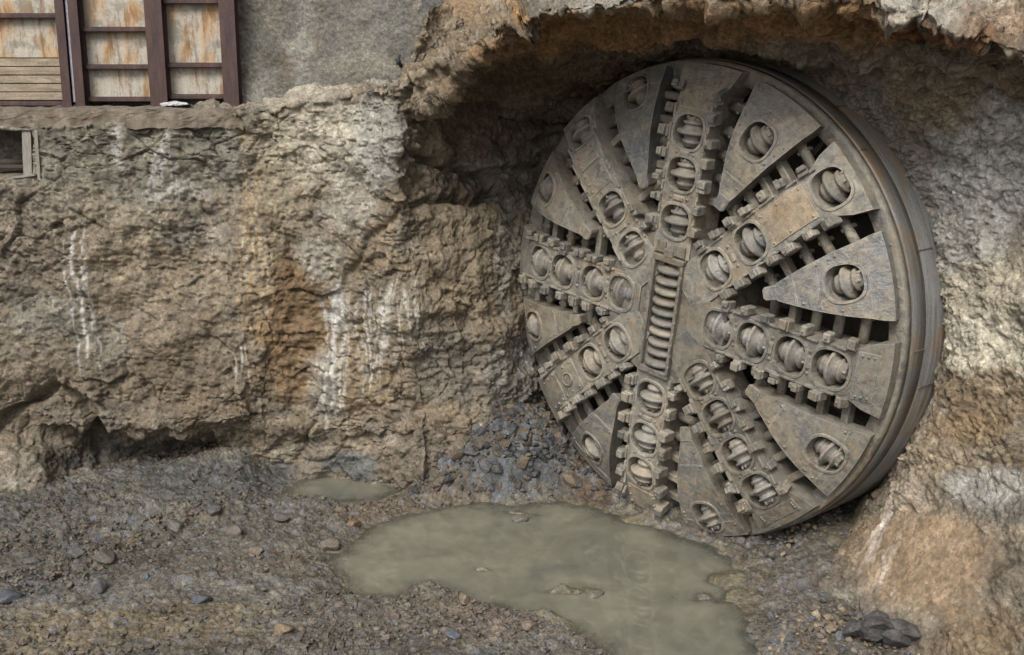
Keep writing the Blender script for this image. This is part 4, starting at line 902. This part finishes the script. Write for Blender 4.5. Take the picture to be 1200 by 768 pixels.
# ------------------------------------------------------------------ boarded retaining wall, ledge, niche
def build_wall():
    rust = simple_mat('RustySteel', lin((66, 48, 44)), .55, 6, .65, .4, lin((46, 38, 46)), .7, 3, (1, 1, .25), .4)
    t = NT('PeelingPanel'); n1 = t.noise(1.7, 6, .6, .15, t.vmap(t.co, (1.3, 1, .55))); n2 = t.noise(3.2, 7, .65, .2, t.vmap(t.co, (1.4, 1, .6))); n3 = t.noise(30, 5, .7)
    c = t.mix(1, lin((168, 162, 150)), t.ramp(n3, [(.3, .75), (.55, 1), (.75, 1.12)]), 'MULTIPLY')
    c = t.mix(t.math('MULTIPLY', t.ramp(n1, [(.48, 0), (.58, 1)]), .8), c, lin((172, 136, 90)))
    c = t.mix(t.math('MULTIPLY', t.ramp(n2, [(.52, 0), (.62, 1)]), .75), c, lin((120, 88, 58)))
    c = t.mix(t.math('MULTIPLY', t.ramp(t.noise(1.5, 8, .68, .3), [(.52, 0), (.58, 1)]), .75), c, lin((122, 117, 106)))
    c = t.mix(t.math('MULTIPLY', t.ramp(t.noise(2.2, 8, .75, .4, t.vmap(t.co, (2.2, 1, .35), (3, 1, 0))), [(.54, 0), (.62, 1)]), .7), c, lin((96, 78, 58)))
    zc = t.sep(t.co)[2]
    panel = t.fin(c, .75, .3, 0, t.bump(t.math('ADD', n2, t.math('MULTIPLY', n3, .5)), .5, .015))
    brickm = simple_mat('GreyBoards', lin((142, 130, 112)), .4, 5, .85, .2, lin((110, 100, 90)), .7, 4, (.4, 1, 3))
    conc = simple_mat('LedgeConcrete', lin((110, 101, 90)), .5, 4, .85, .25, lin((78, 66, 52)), .7, 2.2)
    wood = simple_mat('GreyWood', lin((128, 124, 116)), .35, 10, .9, .2, lin((104, 98, 90)), .6, 6, (3, 3, .5))
    Y0 = 17.75
    R = empty('lagging_wall', tuple(at(140, 122, Y0)))
    tag(R, 'boarded lagging wall of rusty steel posts and peeling pale panels above the ledge', 'wall')
    off = Vector(R.location)
    zb = at(140, 122, Y0)[2]; zt = zb+3.6
    def X(px, py=70): return float(at(px, py, Y0)[0])
    def rel(x, y, z): return (x-off.x, y-off.y, z-off.z)
    def post(pl, pr, pale=False, dy=0):
        x0, x1 = X(pl), X(pr); w = x1-x0; m = MB(); d = .22
        m.box((0, 0, 1.78), (w, .022, 3.6)); m.box((0, d, 1.78), (w, .022, 3.6)); m.box((0, d/2, 1.78), (.02, d-.024, 3.6))
        m.box((0, d/2, -.03), (w*1.35, d*1.5, .03))
        m.build('steel_post', rust, R, rel((x0+x1)/2, Y0-.12+dy, zb))
    for a, b in ((73, 83), (88, 99), (176, 196), (262, 280), (-110, -92), (-250, -232)): post(a, b)
    sw = MB(); sw.box((0, 0, 1.78), (.05, .012, 3.5)); sw.build('pale_strip', simple_mat('PaleStrip', lin((170, 168, 180)), .3, 6), R, rel(X(85.6), Y0-.06, zb))
    def panl(a, b, mat, z0=.09, boards=False, dy=.16):
        x0, x1 = X(a), X(b); m = MB()
        if boards:
            z = z0; k = 0
            while z < .62:
                h = .13; m.box((0, random.uniform(-.012, .012), z+h/2), (x1-x0, .05, h-.012), bev=.006); z += h; k += 1
        else: m.box((0, 0, (z0+3.6)/2), (x1-x0, .05, 3.6-z0))
        return m.build('panel', mat, R, rel((x0+x1)/2, Y0+dy, zb))
    panl(-92, 73, brickm, .05, True); panl(-92, 73, panel, .71); panl(99, 177, panel); panl(195, 263, panel); panl(-232, -110, panel); panl(-520, -250, panel)
    def bar(a, b, py, r=.03):
        p0, p1 = X(a), X(b); z = float(at((a+b)/2, py, Y0)[2]); m = MB()
        m.box((0, 0, 0), (p1-p0, .06, r*2), bev=.008); m.box((0, .04, r+.008), (p1-p0, .10, .014))
        m.build('crossbar', rust, R, rel((p0+p1)/2, Y0+.03, z))
    for a, b, y in ((-92, 73, 19), (99, 177, 35), (99, 177, 79), (195, 263, 2), (195, 263, 77), (99, 177, 117), (195, 263, 114), (-92, 73, 122), (-92, 73, -80), (99, 177, -40), (195, 263, -70), (-92, 73, -30)): bar(a, b, y)
    # concrete ledge the posts stand on
    m = MB(); pts = [(-560, 172), (-300, 160), (-60, 153), (60, 147), (125, 143), (200, 139), (262, 133), (285, 130)]
    top, bot, back, fr = [], [], [], []
    for (px, py) in pts:
        p = at(px, py, 16.98); zt_ = zb-.035
        top.append(m.bm.verts.new((p[0], p[1], zt_-.02))); fr.append(m.bm.verts.new((p[0], p[1]-.015, zt_-.30))); back.append(m.bm.verts.new((p[0]*1.04, 18.4, zt_)))
    for i in range(len(pts)-1):
        m.bm.faces.new((top[i], top[i+1], back[i+1], back[i])); m.bm.faces.new((fr[i], fr[i+1], top[i+1], top[i]))
    bmesh.ops.subdivide_edges(m.bm, edges=m.bm.edges[:], cuts=10, use_grid_fill=True)
    V = A([v.co[:] for v in m.bm.verts]); dd = fbm(V, 4, 4, 31, .65)*.07
    for v, q in zip(m.bm.verts, dd): v.co.z += q; v.co.y += q*.8
    tag(m.build('concrete_ledge', conc), 'stained concrete ledge carrying the rusty steel posts', 'ledge')
    # rag
    V, Fc = ico(3); V = V*A([.2, .13, .05]); V[:, 2] = np.abs(V[:, 2]); V += fbm(V, 9, 4, 5)[:, None]*V*1.6+np.stack([fbm(V, 7, 3, 8), fbm(V, 7, 3, 9), np.abs(fbm(V, 9, 3, 10))], -1)*.05
    o = link('rag', mesh_np('rag', V, Fc, None, True, 3), simple_mat('WhiteRag', (.40, .40, .41), .4, 12)); p = at(206, 128, 17.45); o.location = (p[0], p[1], zb-.03)
    tag(o, 'crumpled white rag lying on the concrete ledge between two posts', 'rag')
    # niche with weathered boards
    for k, (a, b, c, d, lab) in enumerate(((31, 152, 33, 212, 'wide weathered grey board standing in the dark niche under the ledge'), (42, 152, 46, 212, 'narrow split board at the right edge of the dark niche under the ledge'), (12, 209, 42, 205, 'short board lying across the sill of the dark niche under the ledge'))):
        p0, p1 = A(at(a, b, 17.0-.03*k)), A(at(c, d, 16.86-.03*k)); L = np.linalg.norm(p1-p0); m = MB()
        m.box((0, 0, L/2), (.13 if k == 0 else .05 if k == 1 else .07, .035, L), bev=.006)
        o = m.build('board', wood, None, tuple(p0)); o.rotation_mode = 'QUATERNION'; o.rotation_quaternion = Vector(p1-p0).to_track_quat('Z', 'Y'); tag(o, lab, 'board')
    m = MB(); m.tube((-.4, 0, 0), (.3, .1, 0), .05, 12); m.box((-.1, .1, -.07), (.5, .25, .06), bev=.01)
    o = m.build('timber', simple_mat('DarkTimber', lin((74, 68, 62)), .3, 8), None, tuple(at(16, 190, 17.45))); tag(o, 'dark timber lying inside the niche under the ledge', 'timber')
    # drill steel sticking out of the rock at the portal corner
    p = at(473, 78, 17.0); m = MB(); m.tube((0, 0, 0), (-.03, -.25, .08), .03, 8); m.tube((-.03, -.25, .02), (.0, -.2, .16), .02, 8); m.box((-.02, -.2, .05), (.07, .05, .07), bev=.008)
    tag(m.build('rock_bolt', simple_mat('BlackIron', (.03, .03, .032), .3, 8), None, (p[0], p[1]-.35, p[2])), 'short black rock bolt sticking out of the rock at the portal corner', 'rock bolt')

# ------------------------------------------------------------------ assemble
rockm = rock_mat('BrokenRock', 1.0, .06); groundm = rock_mat('PitFloor', .8, .24, 1.4); stonem = rock_mat('Stones', .4, .05, 2.0); spraym = rock_mat('SprayedConcrete', .55, 0, 1.6)
vs, fs, cs, b = [], [], [], 0
for fn in (build_left, build_brow, build_right):
    V, Fq, C = fn(); vs.append(V); fs.append(Fq+b); cs.append(C); b += len(V)
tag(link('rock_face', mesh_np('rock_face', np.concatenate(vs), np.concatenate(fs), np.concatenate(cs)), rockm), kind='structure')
V, Fq, C = build_spray(); tag(link('sprayed_concrete_wall', mesh_np('sprayed_concrete_wall', V, Fq, C), spraym), 'grey sprayed concrete wall beside the rusty posts', 'wall')
V, Fq, C = build_ground(); tag(link('ground', mesh_np('ground', V, Fq, C), groundm), kind='structure')
build_stones(stonem)
# muddy water: thin and clear at the margins, opaque with silt where it is deep
gx, gy = np.meshgrid(np.linspace(-3.8, 4.6, 260), np.linspace(10.2, 17.4, 220)); shw = gx.shape
zz, ss = ground_z(gx.ravel(), gy.ravel(), False)
dep = np.clip(-zz, 0, 1)
m = mesh_np('water', np.stack([gx.ravel(), gy.ravel(), 0*zz], -1), grid_faces(*shw)[:, ::-1], np.repeat(dep[:, None], 3, 1))
t = NT('MuddyWater'); n = t.noise(.9, 6, .6, .6); n2 = t.noise(3.4, 6, .65, .5)
at_ = t.n.new('ShaderNodeAttribute'); at_.attribute_name = 'Col'
op = t.ramp(t.math('ADD', at_.outputs['Fac'], t.math('MULTIPLY', t.math('SUBTRACT', n2, .5), .03)), [(0, .38), (.045, .78), (.12, .97)])
c = t.mix(t.ramp(n, [(.35, 0), (.65, 1)]), lin((101, 102, 91)), lin((122, 119, 104))); c = t.mix(1, c, t.ramp(n2, [(.3, .88), (.7, 1.1)]), 'MULTIPLY')
df = t.n.new('ShaderNodeBsdfDiffuse'); t.l(c, df.inputs[0]); tr = t.n.new('ShaderNodeBsdfTransparent')
mx = t.n.new('ShaderNodeMixShader'); t.l(op, mx.inputs[0]); t.l(tr.outputs[0], mx.inputs[1]); t.l(df.outputs[0], mx.inputs[2])
gl = t.n.new('ShaderNodeBsdfGlossy'); gl.inputs['Roughness'].default_value = .02; nb = t.bump(t.noise(6, 2, .5), .03, .01); t.l(nb, gl.inputs['Normal'])
fr = t.n.new('ShaderNodeFresnel'); fr.inputs['IOR'].default_value = 1.75; mf = t.n.new('ShaderNodeMixShader'); t.l(fr.outputs[0], mf.inputs[0]); t.l(mx.outputs[0], mf.inputs[1]); t.l(gl.outputs[0], mf.inputs[2])
t.l(mf.outputs[0], t.out.inputs[0]); t.n.remove(t.b)
tag(link('water', m, t.m), kind='structure')
build_machine(); build_wall()

# ------------------------------------------------------------------ light, air, camera
w = bpy.data.worlds.new('World'); scene.world = w; w.use_nodes = True; nt = w.node_tree; bg = nt.nodes['Background']
sky = nt.nodes.new('ShaderNodeTexSky'); sky.sky_type = 'NISHITA'; sky.sun_disc = False
EL, AZ = math.radians(46), math.radians(203)         # sun high behind the camera, veiled by cloud
sky.sun_elevation = EL; sky.sun_rotation = AZ; sky.dust_density = 4; sky.air_density = 1.0; sky.ozone_density = .6
hs = nt.nodes.new('ShaderNodeHueSaturation'); hs.inputs['Saturation'].default_value = .22; nt.links.new(sky.outputs[0], hs.inputs['Color']); nt.links.new(hs.outputs[0], bg.inputs[0]); bg.inputs[1].default_value = .10
L = bpy.data.lights.new('Sun', 'SUN'); L.energy = 1.9; L.angle = math.radians(24); L.color = (1, .96, .9)
so = bpy.data.objects.new('Sun', L); COL.objects.link(so)
d = Vector((math.sin(AZ)*math.cos(EL), math.cos(AZ)*math.cos(EL), math.sin(EL))); so.rotation_euler = d.to_track_quat('Z', 'Y').to_euler()
cam = bpy.data.cameras.new('Camera'); cam.lens = F_PX*36/1200; cam.sensor_width = 36; cam.sensor_fit = 'HORIZONTAL'; cam.clip_start = .1; cam.clip_end = 500
co = bpy.data.objects.new('Camera', cam); COL.objects.link(co); co.location = (0, 0, CAM_H); co.rotation_euler = (math.pi/2-PITCH, 0, 0); scene.camera = co
scene.view_settings.view_transform = 'Standard'; scene.view_settings.look = 'None'; scene.view_settings.gamma = 1; scene.view_settings.exposure = .72
scene.render.engine = 'CYCLES'; scene.cycles.use_denoising = True; scene.cycles.max_bounces = 6; scene.cycles.diffuse_bounces = 3
